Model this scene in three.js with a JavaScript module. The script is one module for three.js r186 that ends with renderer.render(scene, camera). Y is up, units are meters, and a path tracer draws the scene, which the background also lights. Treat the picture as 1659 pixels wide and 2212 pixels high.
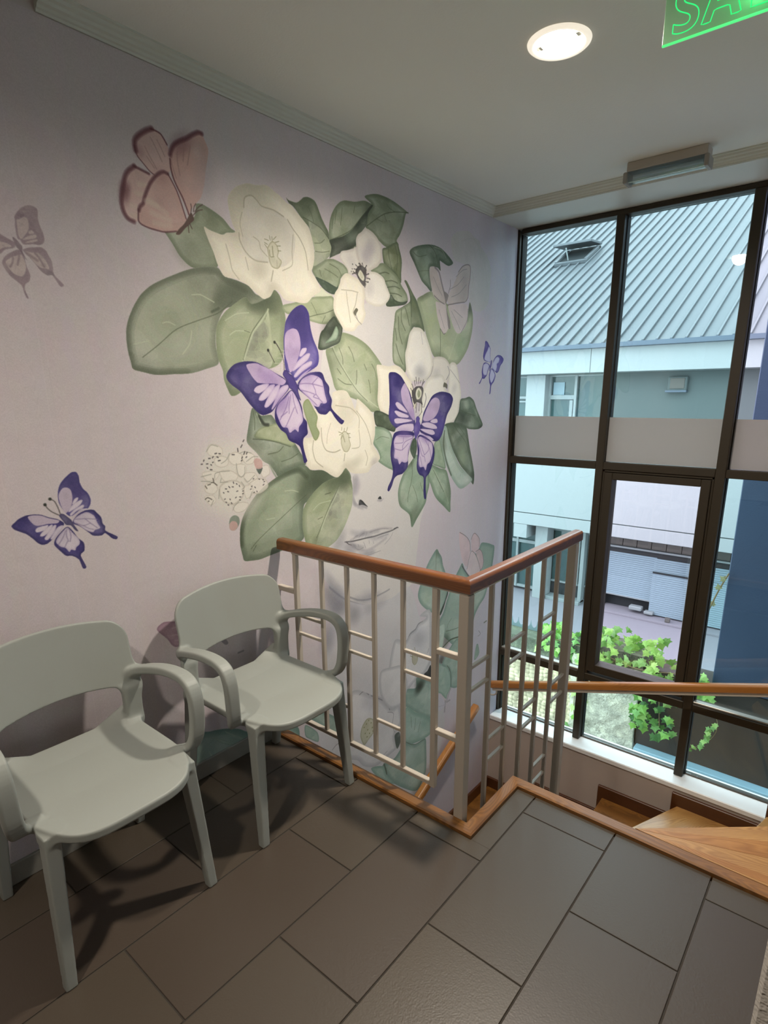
import * as THREE from 'three';
import { RoundedBoxGeometry } from 'three/addons/geometries/RoundedBoxGeometry.js';
import { ConvexGeometry } from 'three/addons/geometries/ConvexGeometry.js';
import { mergeGeometries } from 'three/addons/utils/BufferGeometryUtils.js';
import { RectAreaLightUniformsLib } from 'three/addons/lights/RectAreaLightUniformsLib.js';
import { FontLoader } from 'three/addons/loaders/FontLoader.js';
import { ImprovedNoise } from 'three/addons/math/ImprovedNoise.js';

// ------------------------------------------------------------------ camera, sky, lamps, exposure
const scene = new THREE.Scene();
const R = Math.PI / 180;
const F = 1254.33, PX = 6.81, PY = 89.45, IW = 1659, IH = 2212;
const camera = new THREE.PerspectiveCamera(2 * Math.atan(IH / 2 / F) / R, IW / IH, 0.05, 100);
camera.position.set(1.8655, 1.47, 0);
camera.rotation.order = 'YXZ';
camera.rotation.set(-15.09 * R, 39.60 * R, -0.384 * R);
camera.setViewOffset(IW, IH, -PX, -PY, IW, IH);          // the lens is shifted a little
scene.background = new THREE.Color().setRGB(3.7, 3.88, 4.0);   // even overcast sky
const renderer = new THREE.WebGLRenderer({ antialias: true });
renderer.toneMapping = THREE.LinearToneMapping;
renderer.toneMappingExposure = 1.52;
renderer.shadowMap.enabled = true;
RectAreaLightUniformsLib.init();
const LAMP_CD = 9.0, LAMP2_CD = 5.2;                     // candela of the two downlights
const LAMP_COL = new THREE.Color().setRGB(1.0, 0.90, 0.78);

// ------------------------------------------------------------------ helpers
let seed = 7;
const rnd = () => { seed = (seed * 1664525 + 1013904223) >>> 0; return seed / 4294967296; };
const rr = (a, b) => a + (b - a) * rnd();
const noise = new ImprovedNoise();
const used = {};
function numbered(name) { const n = used[name] = (used[name] ?? -1) + 1; return n ? name + '_' + String(n).padStart(3, '0') : name; }
function shadow(m) { m.castShadow = true; m.receiveShadow = true; return m; }
function part(name, geo, material, parent) { const m = shadow(new THREE.Mesh(geo, material)); m.name = name; parent.add(m); return m; }
function struct(name, geo, material) { const m = part(name, geo, material, scene); m.userData.kind = 'structure'; return m; }
function structGroup(name, p = [0, 0, 0]) { const g = new THREE.Group(); g.name = name; g.position.set(...p); g.userData.kind = 'structure'; scene.add(g); return g; }
function thing(name, label, category, p = [0, 0, 0], group) {
  const g = new THREE.Group(); g.name = numbered(name); g.position.set(...p); g.userData = { label, category };
  if (group) g.userData.group = group;
  scene.add(g); return g;
}
function uvBox(g, rot) {                                   // uv in metres from the face direction
  if (g.index) g = g.toNonIndexed();
  const p = g.attributes.position, uv = new Float32Array(p.count * 2), a = new THREE.Vector3(), b = new THREE.Vector3(), c = new THREE.Vector3();
  for (let i = 0; i < p.count; i += 3) {
    a.fromBufferAttribute(p, i); b.fromBufferAttribute(p, i + 1); c.fromBufferAttribute(p, i + 2);
    const n = b.clone().sub(a).cross(c.clone().sub(a)), ax = Math.abs(n.x), ay = Math.abs(n.y), az = Math.abs(n.z);
    [a, b, c].forEach((q, k) => {
      let u, v;
      if (ay >= ax && ay >= az) { u = q.x; v = q.z; } else if (ax >= az) { u = q.z; v = q.y; } else { u = q.x; v = q.y; }
      if (rot) [u, v] = [v, u];
      uv[(i + k) * 2] = u; uv[(i + k) * 2 + 1] = v;
    });
  }
  g.setAttribute('uv', new THREE.BufferAttribute(uv, 2)); return g;
}
function box(x0, x1, y0, y1, z0, z1, bev = 0.002, rot = false) {   // a box with chamfered edges
  const pts = [], X = [x0, x1], Y = [y0, y1], Z = [z0, z1];
  const lim = Math.min(Math.abs(x1 - x0), Math.abs(y1 - y0), Math.abs(z1 - z0)) * 0.35, e = Math.min(bev, lim);
  if (!e) { const g = new THREE.BoxGeometry(Math.abs(x1 - x0), Math.abs(y1 - y0), Math.abs(z1 - z0)); g.translate((x0 + x1) / 2, (y0 + y1) / 2, (z0 + z1) / 2); return uvBox(g, rot); }
  const lo = (A, k) => (k === (A[0] < A[1] ? 0 : 1) ? e : -e);
  for (const i of [0, 1]) for (const j of [0, 1]) for (const k of [0, 1]) {
    const dx = lo(X, i), dy = lo(Y, j), dz = lo(Z, k);
    pts.push(new THREE.Vector3(X[i] + dx, Y[j] + dy, Z[k]), new THREE.Vector3(X[i] + dx, Y[j], Z[k] + dz), new THREE.Vector3(X[i], Y[j] + dy, Z[k] + dz));
  }
  return uvBox(new ConvexGeometry(pts), rot);
}
const V = (x, y, z) => new THREE.Vector3(x, y, z);
// a profile [[side, up], ...] run from P0 to P1, its ends cut on the planes with normals n0, n1 (mitres)
function run(profile, P0, P1, { n0, n1, up = V(0, 1, 0), vOff = 0 } = {}) {
  const d = P1.clone().sub(P0).normalize(), side = d.clone().cross(up).normalize(), top = side.clone().cross(d).normalize();
  n0 = n0 ?? d; n1 = n1 ?? d;
  const hit = (P, n, q) => q.clone().addScaledVector(d, P.clone().sub(q).dot(n) / d.dot(n));
  const N = profile.length, A = [], Bb = [], per = [0];
  for (let i = 0; i < N; i++) {
    const o = side.clone().multiplyScalar(profile[i][0]).addScaledVector(top, profile[i][1]);
    A.push(hit(P0, n0, P0.clone().add(o))); Bb.push(hit(P1, n1, P0.clone().add(o)));
    const nx = profile[(i + 1) % N]; per.push(per[i] + Math.hypot(nx[0] - profile[i][0], nx[1] - profile[i][1]));
  }
  const pos = [], uv = [], L = (q) => q.clone().sub(P0).dot(d);
  const tri = (a, b, c, ua, ub, uc) => { pos.push(...a.toArray(), ...b.toArray(), ...c.toArray()); uv.push(...ua, ...ub, ...uc); };
  for (let i = 0; i < N; i++) {
    const j = (i + 1) % N, v0 = vOff + per[i], v1 = vOff + per[i + 1];
    tri(A[i], A[j], Bb[j], [L(A[i]), v0], [L(A[j]), v1], [L(Bb[j]), v1]); tri(A[i], Bb[j], Bb[i], [L(A[i]), v0], [L(Bb[j]), v1], [L(Bb[i]), v0]);
  }
  const shp = THREE.ShapeUtils.triangulateShape(profile.map((q) => new THREE.Vector2(q[0], q[1])), []);
  for (const t of shp) {
    const U = (k) => [profile[k][0], profile[k][1]];
    tri(A[t[0]], A[t[1]], A[t[2]], U(t[0]), U(t[1]), U(t[2])); tri(Bb[t[0]], Bb[t[2]], Bb[t[1]], U(t[0]), U(t[2]), U(t[1]));
  }
  const g = new THREE.BufferGeometry();
  g.setAttribute('position', new THREE.Float32BufferAttribute(pos, 3)); g.setAttribute('uv', new THREE.Float32BufferAttribute(uv, 2)); g.computeVertexNormals();
  // make faces look outwards
  const a = V(), b = V(), c = V(); let vol = 0;
  for (let i = 0; i < pos.length; i += 9) { a.fromArray(pos, i); b.fromArray(pos, i + 3); c.fromArray(pos, i + 6); a.sub(P0); b.sub(P0); c.sub(P0); vol += a.dot(b.cross(c)); }
  if (vol < 0) {
    const P = g.attributes.position.array, T = g.attributes.uv.array;
    for (let i = 0; i < P.length / 9; i++) { for (let k = 0; k < 3; k++) { const t = P[i * 9 + 3 + k]; P[i * 9 + 3 + k] = P[i * 9 + 6 + k]; P[i * 9 + 6 + k] = t; } for (let k = 0; k < 2; k++) { const t = T[i * 6 + 2 + k]; T[i * 6 + 2 + k] = T[i * 6 + 4 + k]; T[i * 6 + 4 + k] = t; } }
    g.computeVertexNormals();
  }
  return g;
}
const roundRect = (w, h, r, n = 4) => {                    // profile centred on the path
  const out = [];
  for (const [cx, cy, a0] of [[w / 2 - r, h / 2 - r, 0], [-w / 2 + r, h / 2 - r, 90], [-w / 2 + r, -h / 2 + r, 180], [w / 2 - r, -h / 2 + r, 270]])
    for (let i = 0; i <= n; i++) { const a = (a0 + (90 * i) / n) * R; out.push([cx + r * Math.cos(a), cy + r * Math.sin(a)]); }
  return out;
};
const join = (list) => mergeGeometries(list.map((g) => { g = g.index ? g.toNonIndexed() : g; for (const k of Object.keys(g.attributes)) if (!['position', 'normal', 'uv'].includes(k)) g.deleteAttribute(k); if (!g.attributes.uv) g = uvBox(g); return g; }));
const tube = (pts, r, seg = 24, rad = 8) => new THREE.TubeGeometry(new THREE.CatmullRomCurve3(pts, false, 'centripetal'), seg, r, rad);
function poly(pts, y0, y1, bev = 0.004, rotUV = 0) {        // a flat slab [[x, z], ...] between two heights
  const s = new THREE.Shape(pts.map(([x, z]) => new THREE.Vector2(x, -z)));
  const g = new THREE.ExtrudeGeometry(s, { depth: y1 - y0 - 2 * bev, bevelEnabled: bev > 0, bevelThickness: bev, bevelSize: bev, bevelOffset: -bev, bevelSegments: 2 });
  g.rotateX(-Math.PI / 2); g.translate(0, y0 + bev, 0);
  const q = uvBox(g); if (rotUV) { const u = q.attributes.uv, c = Math.cos(rotUV), sn = Math.sin(rotUV); for (let i = 0; i < u.count; i++) { const a = u.getX(i), b = u.getY(i); u.setXY(i, a * c + b * sn, -a * sn + b * c); } }
  return q;
}

// ------------------------------------------------------------------ textures and materials
function tex(w, h, f, srgb = false, rx = 1, ry = 1) {       // f(u, v) -> [r, g, b] 0..255
  const d = new Uint8Array(w * h * 4);
  for (let y = 0; y < h; y++) for (let x = 0; x < w; x++) { const c = f(x / w, y / h, x, y), i = (y * w + x) * 4; d[i] = c[0]; d[i + 1] = c[1]; d[i + 2] = c[2]; d[i + 3] = 255; }
  const t = new THREE.DataTexture(d, w, h); t.magFilter = t.minFilter = THREE.LinearFilter; t.wrapS = t.wrapT = THREE.RepeatWrapping; t.repeat.set(rx, ry);
  if (srgb) t.colorSpace = THREE.SRGBColorSpace; t.needsUpdate = true; return t;
}
const clamp = (x) => Math.max(0, Math.min(255, x));
const N3 = (x, y, z) => noise.noise(x, y, z);
// noise that repeats over [0,1]: blend of shifted copies
const tileN = (u, v, f, z) => { const a = N3(u * f, v * f, z), b = N3((u - 1) * f, v * f, z), c = N3(u * f, (v - 1) * f, z), d = N3((u - 1) * f, (v - 1) * f, z); return (a * (1 - u) + b * u) * (1 - v) + (c * (1 - u) + d * u) * v; };
const fineBump = tex(512, 512, (u, v) => { const k = clamp(128 + 90 * tileN(u, v, 90, 1) + 60 * tileN(u, v, 40, 2)); return [k, k, k]; });
const stuccoBump = tex(512, 512, (u, v) => { const k = clamp(110 + 120 * Math.max(0, tileN(u, v, 46, 5)) + 60 * tileN(u, v, 90, 6)); return [k, k, k]; });
function woodTex(c0, c1, seedZ, contrast = 1) {             // grain runs along u; one repeat is 1 m x 0.25 m
  return tex(1024, 512, (u, v) => {
    const w = tileN(u, v, 3, seedZ) * 0.35, g1 = tileN(u, v + w * 0.02, 4, seedZ + 3), ring = 0.5 + 0.5 * Math.sin((v * 26 + g1 * 9 + tileN(u, v, 7, seedZ + 8) * 1.5) * Math.PI * 2);
    const pore = tileN((u * 2.5) % 1, (v * 9) % 1, 22, seedZ + 9);
    const fine = N3(u * 14, v * 260, seedZ + 5) * 0.5;
    const t = Math.max(0, Math.min(1, 0.5 + contrast * (0.22 * (ring - 0.5) + 0.5 * g1 * 0.7 + 0.28 * fine + 0.12 * pore)));
    return [c0[0] + (c1[0] - c0[0]) * t, c0[1] + (c1[1] - c0[1]) * t, c0[2] + (c1[2] - c0[2]) * t];
  }, true, 1, 4);
}
const std = (o) => new THREE.MeshStandardMaterial(o);
const phy = (o) => new THREE.MeshPhysicalMaterial(o);
const rep = (t, x, y) => { const c = t.clone(); c.repeat.set(x, y); c.needsUpdate = true; return c; };
const M = {};
M.ceiling = std({ color: '#eef0ea', roughness: 0.85, bumpMap: rep(fineBump, 2, 2), bumpScale: 0.0006 });
M.soffit = std({ color: '#dbdad2', roughness: 0.45, bumpMap: rep(fineBump, 2, 2), bumpScale: 0.0003 });
M.cornice = std({ color: '#d9dcd2', roughness: 0.6 });
M.wall = std({ color: '#cfc6c4', roughness: 0.8, bumpMap: rep(fineBump, 3, 3), bumpScale: 0.0008 });
M.knee = std({ color: '#bcaea4', roughness: 0.75, bumpMap: rep(fineBump, 3, 3), bumpScale: 0.0006 });
M.stucco = std({ color: '#cbc6bd', roughness: 0.9, bumpMap: rep(stuccoBump, 4, 4), bumpScale: 0.004 });
M.sill = std({ color: '#fbfcfc', roughness: 0.32 });
M.tiles = [0, 1, 2, 3].map((k) => std({ color: ['#4b4238', '#493f36', '#4e453a', '#4a4137'][k], roughness: 0.4,
  roughnessMap: null, bumpMap: rep(fineBump, 2.2 + k * 0.1, 2.2), bumpScale: 0.0005 }));
M.grout = std({ color: '#3a352f', roughness: 0.95 });
M.skirtTile = std({ color: '#8f8d84', roughness: 0.5, bumpMap: rep(fineBump, 2, 2), bumpScale: 0.0004 });
M.chair = phy({ color: '#979b95', roughness: 0.5, bumpMap: rep(fineBump, 8, 8), bumpScale: 0.00012 });
M.white = std({ color: '#c0b6a8', roughness: 0.42 });
const woodA = woodTex([82, 42, 13], [152, 90, 35], 11), woodB = woodTex([146, 98, 46], [208, 160, 96], 31, 1.5), woodC = woodTex([86, 52, 18], [166, 112, 48], 51, 1.2), woodD = woodTex([64, 34, 14], [104, 58, 26], 71);
M.rail = phy({ map: woodA, roughness: 0.38, clearcoat: 0.6, clearcoatRoughness: 0.22 });
M.rail2 = phy({ map: woodTex([142, 86, 36], [206, 142, 72], 91), roughness: 0.36, clearcoat: 0.5, clearcoatRoughness: 0.22 });
M.trimWood = phy({ map: woodC, roughness: 0.42, clearcoat: 0.35, clearcoatRoughness: 0.3 });
M.tread = phy({ map: woodB, roughness: 0.36, clearcoat: 0.4, clearcoatRoughness: 0.25 });
M.tread2 = phy({ map: woodB, color: '#f3e2c8', roughness: 0.36, clearcoat: 0.4, clearcoatRoughness: 0.25 });
M.skirtWood = phy({ map: woodD, roughness: 0.4, clearcoat: 0.3, clearcoatRoughness: 0.3 });
M.bronze = std({ color: '#383024', roughness: 0.5, metalness: 0.15 });
M.gasket = std({ color: '#16130f', roughness: 0.7 });
M.glassTeal = phy({ color: '#e2f0f3', transmission: 1, thickness: 0, roughness: 0, ior: 1.5 });
M.glassClear = phy({ color: '#f2f1f8', transmission: 1, thickness: 0, roughness: 0, ior: 1.5 });
M.film = phy({ color: '#cdc9c7', transmission: 0.42, thickness: 0, roughness: 0.95, ior: 1.3 });
M.metalGrey = std({ color: '#b9b4aa', roughness: 0.4, metalness: 0.6 });

// ------------------------------------------------------------------ room shell
const XW = 3.8, ZB = 2.6, YL = -3.2;
struct('wall_left', box(-0.15, 0, YL, 2.62, -3.62, ZB, 0), M.wall);
struct('wall_back', box(-0.15, XW + 0.15, YL, 2.62, ZB, ZB + 0.15, 0), M.knee);
struct('wall_right', box(XW, XW + 0.15, YL, 2.62, -3.62, ZB, 0), M.wall);
struct('wall_window', box(0, XW, YL, -0.83, -3.62, -3.43, 0), M.knee);
struct('wall_corner', box(1.864, XW, 0.001, 2.485, -0.72, -0.58, 0.004), M.stucco);
struct('floor_lower', box(-0.15, XW, YL - 0.2, YL, -3.62, ZB, 0), M.grout);
const LAMPS = [[0.954, -1.92], [0.954, 0.27]];
{ // ceiling with round openings for the recessed lamps
  const s = new THREE.Shape([[-0.15, 3.21], [XW + 0.15, 3.21], [XW + 0.15, -ZB - 0.15], [-0.15, -ZB - 0.15]].map(([x, y]) => new THREE.Vector2(x, y)));
  for (const [x, z] of LAMPS) { const h = new THREE.Path(); h.absarc(x, -z, 0.074, 0, Math.PI * 2, true); s.holes.push(h); }
  const g = new THREE.ExtrudeGeometry(s, { depth: 0.14, bevelEnabled: false, curveSegments: 40 }); g.rotateX(-Math.PI / 2); g.translate(0, 2.485, 0);
  struct('ceiling', uvBox(g), M.ceiling);
}
struct('ceiling_beam', box(-0.15, XW + 0.15, 2.442, 2.66, -3.66, -3.21, 0), M.soffit);
struct('roof', box(-0.4, XW + 0.4, 2.66, 2.8, -3.75, ZB + 0.3, 0), M.grout);
// cornices: stepped plaster profile, [out from the wall, up]
const cornP = [[0, 0], [0.006, 0], [0.008, 0.006], [0.014, 0.008], [0.018, 0.014], [0.026, 0.017], [0.03, 0.024], [0.038, 0.027], [0.042, 0.034], [0.048, 0.036], [0.048, 0.0425], [0, 0.0425]];
struct('trim_1', run(cornP, V(0, 2.4435, -0.83), V(0, 2.4435, -3.212), { n1: V(1, 0, -1) }), M.cornice);
struct('trim_2', run(cornP, V(0, 2.4435, -3.21), V(XW, 2.4435, -3.21), { n0: V(1, 0, -1) }), M.cornice);

{ // tiled floor: one mesh per tile on a grouted slab
  const fl = structGroup('floor');
  const slab = poly([[0, ZB], [XW, ZB], [XW, -1.79], [1.03, -1.79], [1.03, -1.45], [0, -1.45]], -0.26, -0.003, 0);
  part('slab', slab, M.grout, fl);
  const X1 = 1.018, Z1 = -1.466, Z2 = -1.808, J = 0.0022, geos = {};
  for (let c = -4; c < 10; c++) {
    const xa = 1.093 + 0.3 * c, xb = xa + 0.3, off = (c & 1) ? -1.4019 : -1.1047;
    for (let k = -3; k < 6; k++) {
      const za = off + 0.597 * k, zb = za + 0.597;
      if (xa > 3.7 || za > 2.5) continue;
      const rects = [];
      const cut = (x0, x1, z0, z1) => { x0 = Math.max(x0, 0.001); x1 = Math.min(x1, XW); z1 = Math.min(z1, ZB); if (x1 - x0 > 0.012 && z1 - z0 > 0.012) rects.push([x0, x1, z0, z1]); };
      if (xb <= X1) cut(xa + J, xb - J, Math.max(za + J, Z1), zb - J);
      else if (xa >= X1) cut(xa + J, xb - J, Math.max(za + J, Z2), zb - J);
      else if (za + J >= Z1) cut(xa + J, xb - J, za + J, zb - J);
      else { cut(xa + J, xb - J, Math.max(Z1, za + J), zb - J); cut(X1, xb - J, Math.max(za + J, Z2), Math.min(Z1, zb - J)); }
      if (!rects.length) continue;
      const g = rects.length > 1 ? join(rects.map((r) => box(r[0], r[1], -0.012, 0, r[2], r[3], 0.0012))) : box(rects[0][0], rects[0][1], -0.012, 0, rects[0][2], rects[0][3], 0.0012);
      const t = part('tile', g, M.tiles[Math.floor(rnd() * 4)], fl); t.position.y = rr(-0.0004, 0.0004);
    }
  }
}
{ // ceramic skirting tiles along the mural wall
  const b = structGroup('baseboard_left');
  for (let k = 0; k < 6; k++) { const z1 = 2.1 - 0.6 * k, z0 = Math.max(z1 - 0.598, -1.49); part('skirting_tile', box(0.0005, 0.013, 0.0005, 0.072, z0, z1, 0.002), M.skirtTile, b); }
}

// ------------------------------------------------------------------ window wall
{
  const w = structGroup('window_1');
  const zf = -3.519, zg = -3.572, zb = -3.607, top = 2.432;
  const fr = (n, x0, x1, y0, y1, z0 = zb, z1 = zf) => part(n, box(x0, x1, y0, y1, z0, z1, 0.003), M.bronze, w);
  const mull = [[0.592, 0.637], [1.239, 1.288], [1.886, 1.934], [2.533, 2.58], [3.18, 3.228]];
  fr('jamb', 0.001, 0.016, -0.795, top); fr('jamb', XW - 0.03, XW - 0.001, -0.795, top);
  fr('head', 0.026, XW - 0.03, 2.414, top + 0.008);
  for (const [a, b] of mull) { fr('mullion', a, b, -0.795, 2.414, zb, zf + 0.002); part('gasket', box(b, b + 0.004, -0.795, 2.414, zb, zg + 0.012, 0), M.gasket, w); }
  part('gasket', box(0.016, 0.022, -0.795, 2.414, zb, zg + 0.025, 0), M.gasket, w); part('gasket', box(0.0005, 0.001, -0.8, 2.44, zb, zf, 0), M.gasket, w);
  const bays = [[0.016, 0.592], [0.637, 1.239], [1.288, 1.886], [1.934, 2.533], [2.58, 3.18], [3.228, XW - 0.03]];
  bays.forEach(([a, b], i) => {
    fr('transom', a, b, 1.04, 1.084); fr('transom', a, b, -0.347, -0.297); fr('bottom_rail', a, b, -0.797, -0.790, zb, zg + 0.006);
    const up = part('pane', box(-(b - a) / 2, (b - a) / 2, -0.665, 0.665, -0.003, 0.003, 0), i === 2 ? M.glassClear : M.glassTeal, w); up.position.set((a + b) / 2, 1.749, zg);
    if (i === 1) up.rotation.set(-0.011, 0.017, 0);         // this pane sits a little askew in its frame
    part('frosted_film', box(-(b - a) / 2 + 0.002, (b - a) / 2 - 0.002, -0.663, -0.4045, 0.0035, 0.0045, 0), M.film, up);
    part('pane', box(a, b, -0.785, -0.347, zg - 0.003, zg + 0.003, 0), M.glassTeal, w);
    if (i === 1 || i === 4) {                              // hung sash with its own frame
      const s = new THREE.Group(); s.name = 'sash'; w.add(s);
      const sr = (x0, x1, y0, y1, d = 0.004, n = 'sash_rail') => part(n, box(x0, x1, y0, y1, zb, zf + d, 0.003), M.bronze, s);
      sr(a, a + 0.014, -0.297, 1.04, -0.006); sr(b - 0.014, b, -0.297, 1.04, -0.006); sr(a, b, 1.026, 1.04, -0.006);
      sr(a + 0.014, a + 0.062, -0.275, 1.024); sr(b - 0.062, b - 0.014, -0.275, 1.024); sr(a + 0.062, b - 0.062, 0.984, 1.024); sr(a + 0.062, b - 0.062, -0.275, -0.222);
      part('pane', box(a + 0.062, b - 0.062, -0.222, 0.984, zg - 0.003, zg + 0.003, 0), M.glassClear, s);
      part('sash_stay', box(a + 0.24, a + 0.29, -0.30, -0.287, zf, zf + 0.03, 0.004), M.metalGrey, s);
    } else {
      part('pane', box(a, b, -0.297, 1.04, zg - 0.003, zg + 0.003, 0), M.glassTeal, w);
      part('glazing_bead', box(a, b, -0.297, -0.285, zg + 0.003, zf - 0.012, 0.002), M.metalGrey, w);
    }
  });
  part('window_sill', box(0.001, XW - 0.001, -0.832, -0.797, -3.635, -3.424, 0.005), M.sill, w);
}

// ------------------------------------------------------------------ wooden floor edging and the winding stair
const Pz = (s) => [[0, -0.03], [s * 0.047, -0.03], [s * 0.047, 0.012], [s * 0.043, 0.017], [s * 0.006, 0.0175], [0, 0.013]];
const edge = (n, P0, P1, o, s = -1) => struct(n, run(Pz(s), P0, P1, o), M.trimWood);
edge('trim_3', V(0.002, 0, -1.4655), V(1.0175, 0, -1.4655), { n1: V(1, 0, -1) });
edge('trim_4', V(1.0175, 0, -1.4655), V(1.0175, 0, -1.8075), { n0: V(1, 0, -1), n1: V(-1, 0, 1) });
edge('trim_5', V(1.0175, 0, -1.8075), V(XW - 0.002, 0, -1.8075), { n0: V(-1, 0, 1), vOff: 0.11 });

{
  const st = thing('staircase', 'winding oak staircase descending below the window, with dark skirting along the wall', 'staircase');
  // landing boards that fan out from a point on the edging, flush with it
  const A = [1.4418, -1.8565], E = [-1.865, -1.90, -1.985, -2.075, -2.165];   // z of the seams at x = 1.81
  const far = (z) => { const t = (3.78 - A[0]) / (1.81 - A[0]); return [3.78, Math.max(-3.42, A[1] + (z - A[1]) * t)]; };
  let prev = [3.78, -1.8565];
  E.forEach((z, i) => {
    let q = far(z); if (i === E.length - 1) { const k = (-2.185 + 1.885) / (1.7955 - 1.437); q = [3.25, -1.872 + k * (3.25 - A[0])]; }
    const pts = i === E.length - 1 ? [A, prev, [3.78, -3.42], q] : [A, prev, q];
    part('landing_board', poly(pts.map((p) => [...p]), -0.03, 0.0145 + (i % 2) * 0.0006, 0.0008, Math.atan2((q[1] + prev[1]) / 2 - A[1], (q[0] + prev[0]) / 2 - A[0])), i % 2 ? M.tread2 : M.tread, st); prev = q;
  });
  const H = 0.155, N = [0.955, -2.36], nose = [[3.3, -3.42], [3.0, -3.42], [2.6, -3.42], [2.18, -3.42], [1.745, -3.42]];
  const yk = (k) => -H * k;
  const tread = (pts, k, m = M.tread, rot = 0) => part('tread', poly(pts, yk(k) - 0.035, yk(k), 0.004, rot), m, st);
  const riser = (a, b, k) => { const d = Math.hypot(b[0] - a[0], b[1] - a[1]); const g = box(0, d, yk(k) - H, yk(k) - 0.036, -0.009, 0.009, 0.001); g.rotateY(-Math.atan2(b[1] - a[1], b[0] - a[0])); g.translate(a[0], 0, a[1]); part('riser', g, M.skirtWood, st); };
  const ends = [[1.56, -1.9], [1.55, -2.0], [1.53, -2.1], [1.51, -2.2], [1.5, -2.3], [1.48, -2.4]];
  for (let k = 1; k <= 5; k++) {
    const a0 = ends[k - 1], a1 = ends[k] ?? N, w1 = nose[k - 1], w0 = nose[k - 2] ?? [3.72, -3.42];
    tread([a0, a1, w1.map((v, j) => v), [Math.min(w0[0] + 0.05, 3.75), w0[1]]], k);
  }
  tread([N, [0.87, -2.38], [0.8624, -3.42], [1.32, -3.42]], 7, M.trimWood);
  tread([[N[0] - 0.11, -2.36], [1.3046, -3.42], [1.77, -3.42], [1.5, -2.36]], 6, M.tread, 2.2);
  tread([[0.42, -2.36], [0.42, -3.42], [0.885, -3.42], [0.885, -2.36]], 8, M.trimWood);
  tread([[0.004, -2.3], [0.004, -3.42], [0.45, -3.42], [0.9, -2.3]], 9, M.trimWood);
  for (let k = 0; k < 5; k++) tread([[0.004, -2.33 + 0.3 * k], [0.9, -2.33 + 0.3 * k], [0.9, -2.0 + 0.3 * k], [0.004, -2.0 + 0.3 * k]], 10 + k, M.trimWood);
  riser([0.87, -3.42], [0.885, -2.38], 7); riser([1.31, -3.42], [0.86, -2.38], 6); riser([0.435, -3.42], [0.435, -2.36], 8);
  for (let k = 0; k < 5; k++) riser([0.9, -2.30 + 0.3 * k], [0.004, -2.30 + 0.3 * k], 9 + k);
  const sk = (x0, x1, k, h = 0.082) => part('skirting', box(x0, x1, yk(k) - H * 0.98, yk(k) + h, -3.429, -3.41, 0.004), M.skirtWood, st);
  sk(1.266, 1.735, 6); sk(0.829, 1.264, 7); sk(0.39, 0.827, 8, 0.045); sk(0.004, 0.388, 9); sk(1.737, 2.2, 5); sk(2.202, 2.62, 4); sk(2.622, 3.05, 3);
  part('skirting', box(0.003, 0.02, yk(9) - 0.15, yk(9) + 0.082, -3.409, -2.36, 0.004), M.skirtWood, st);
}

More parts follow.
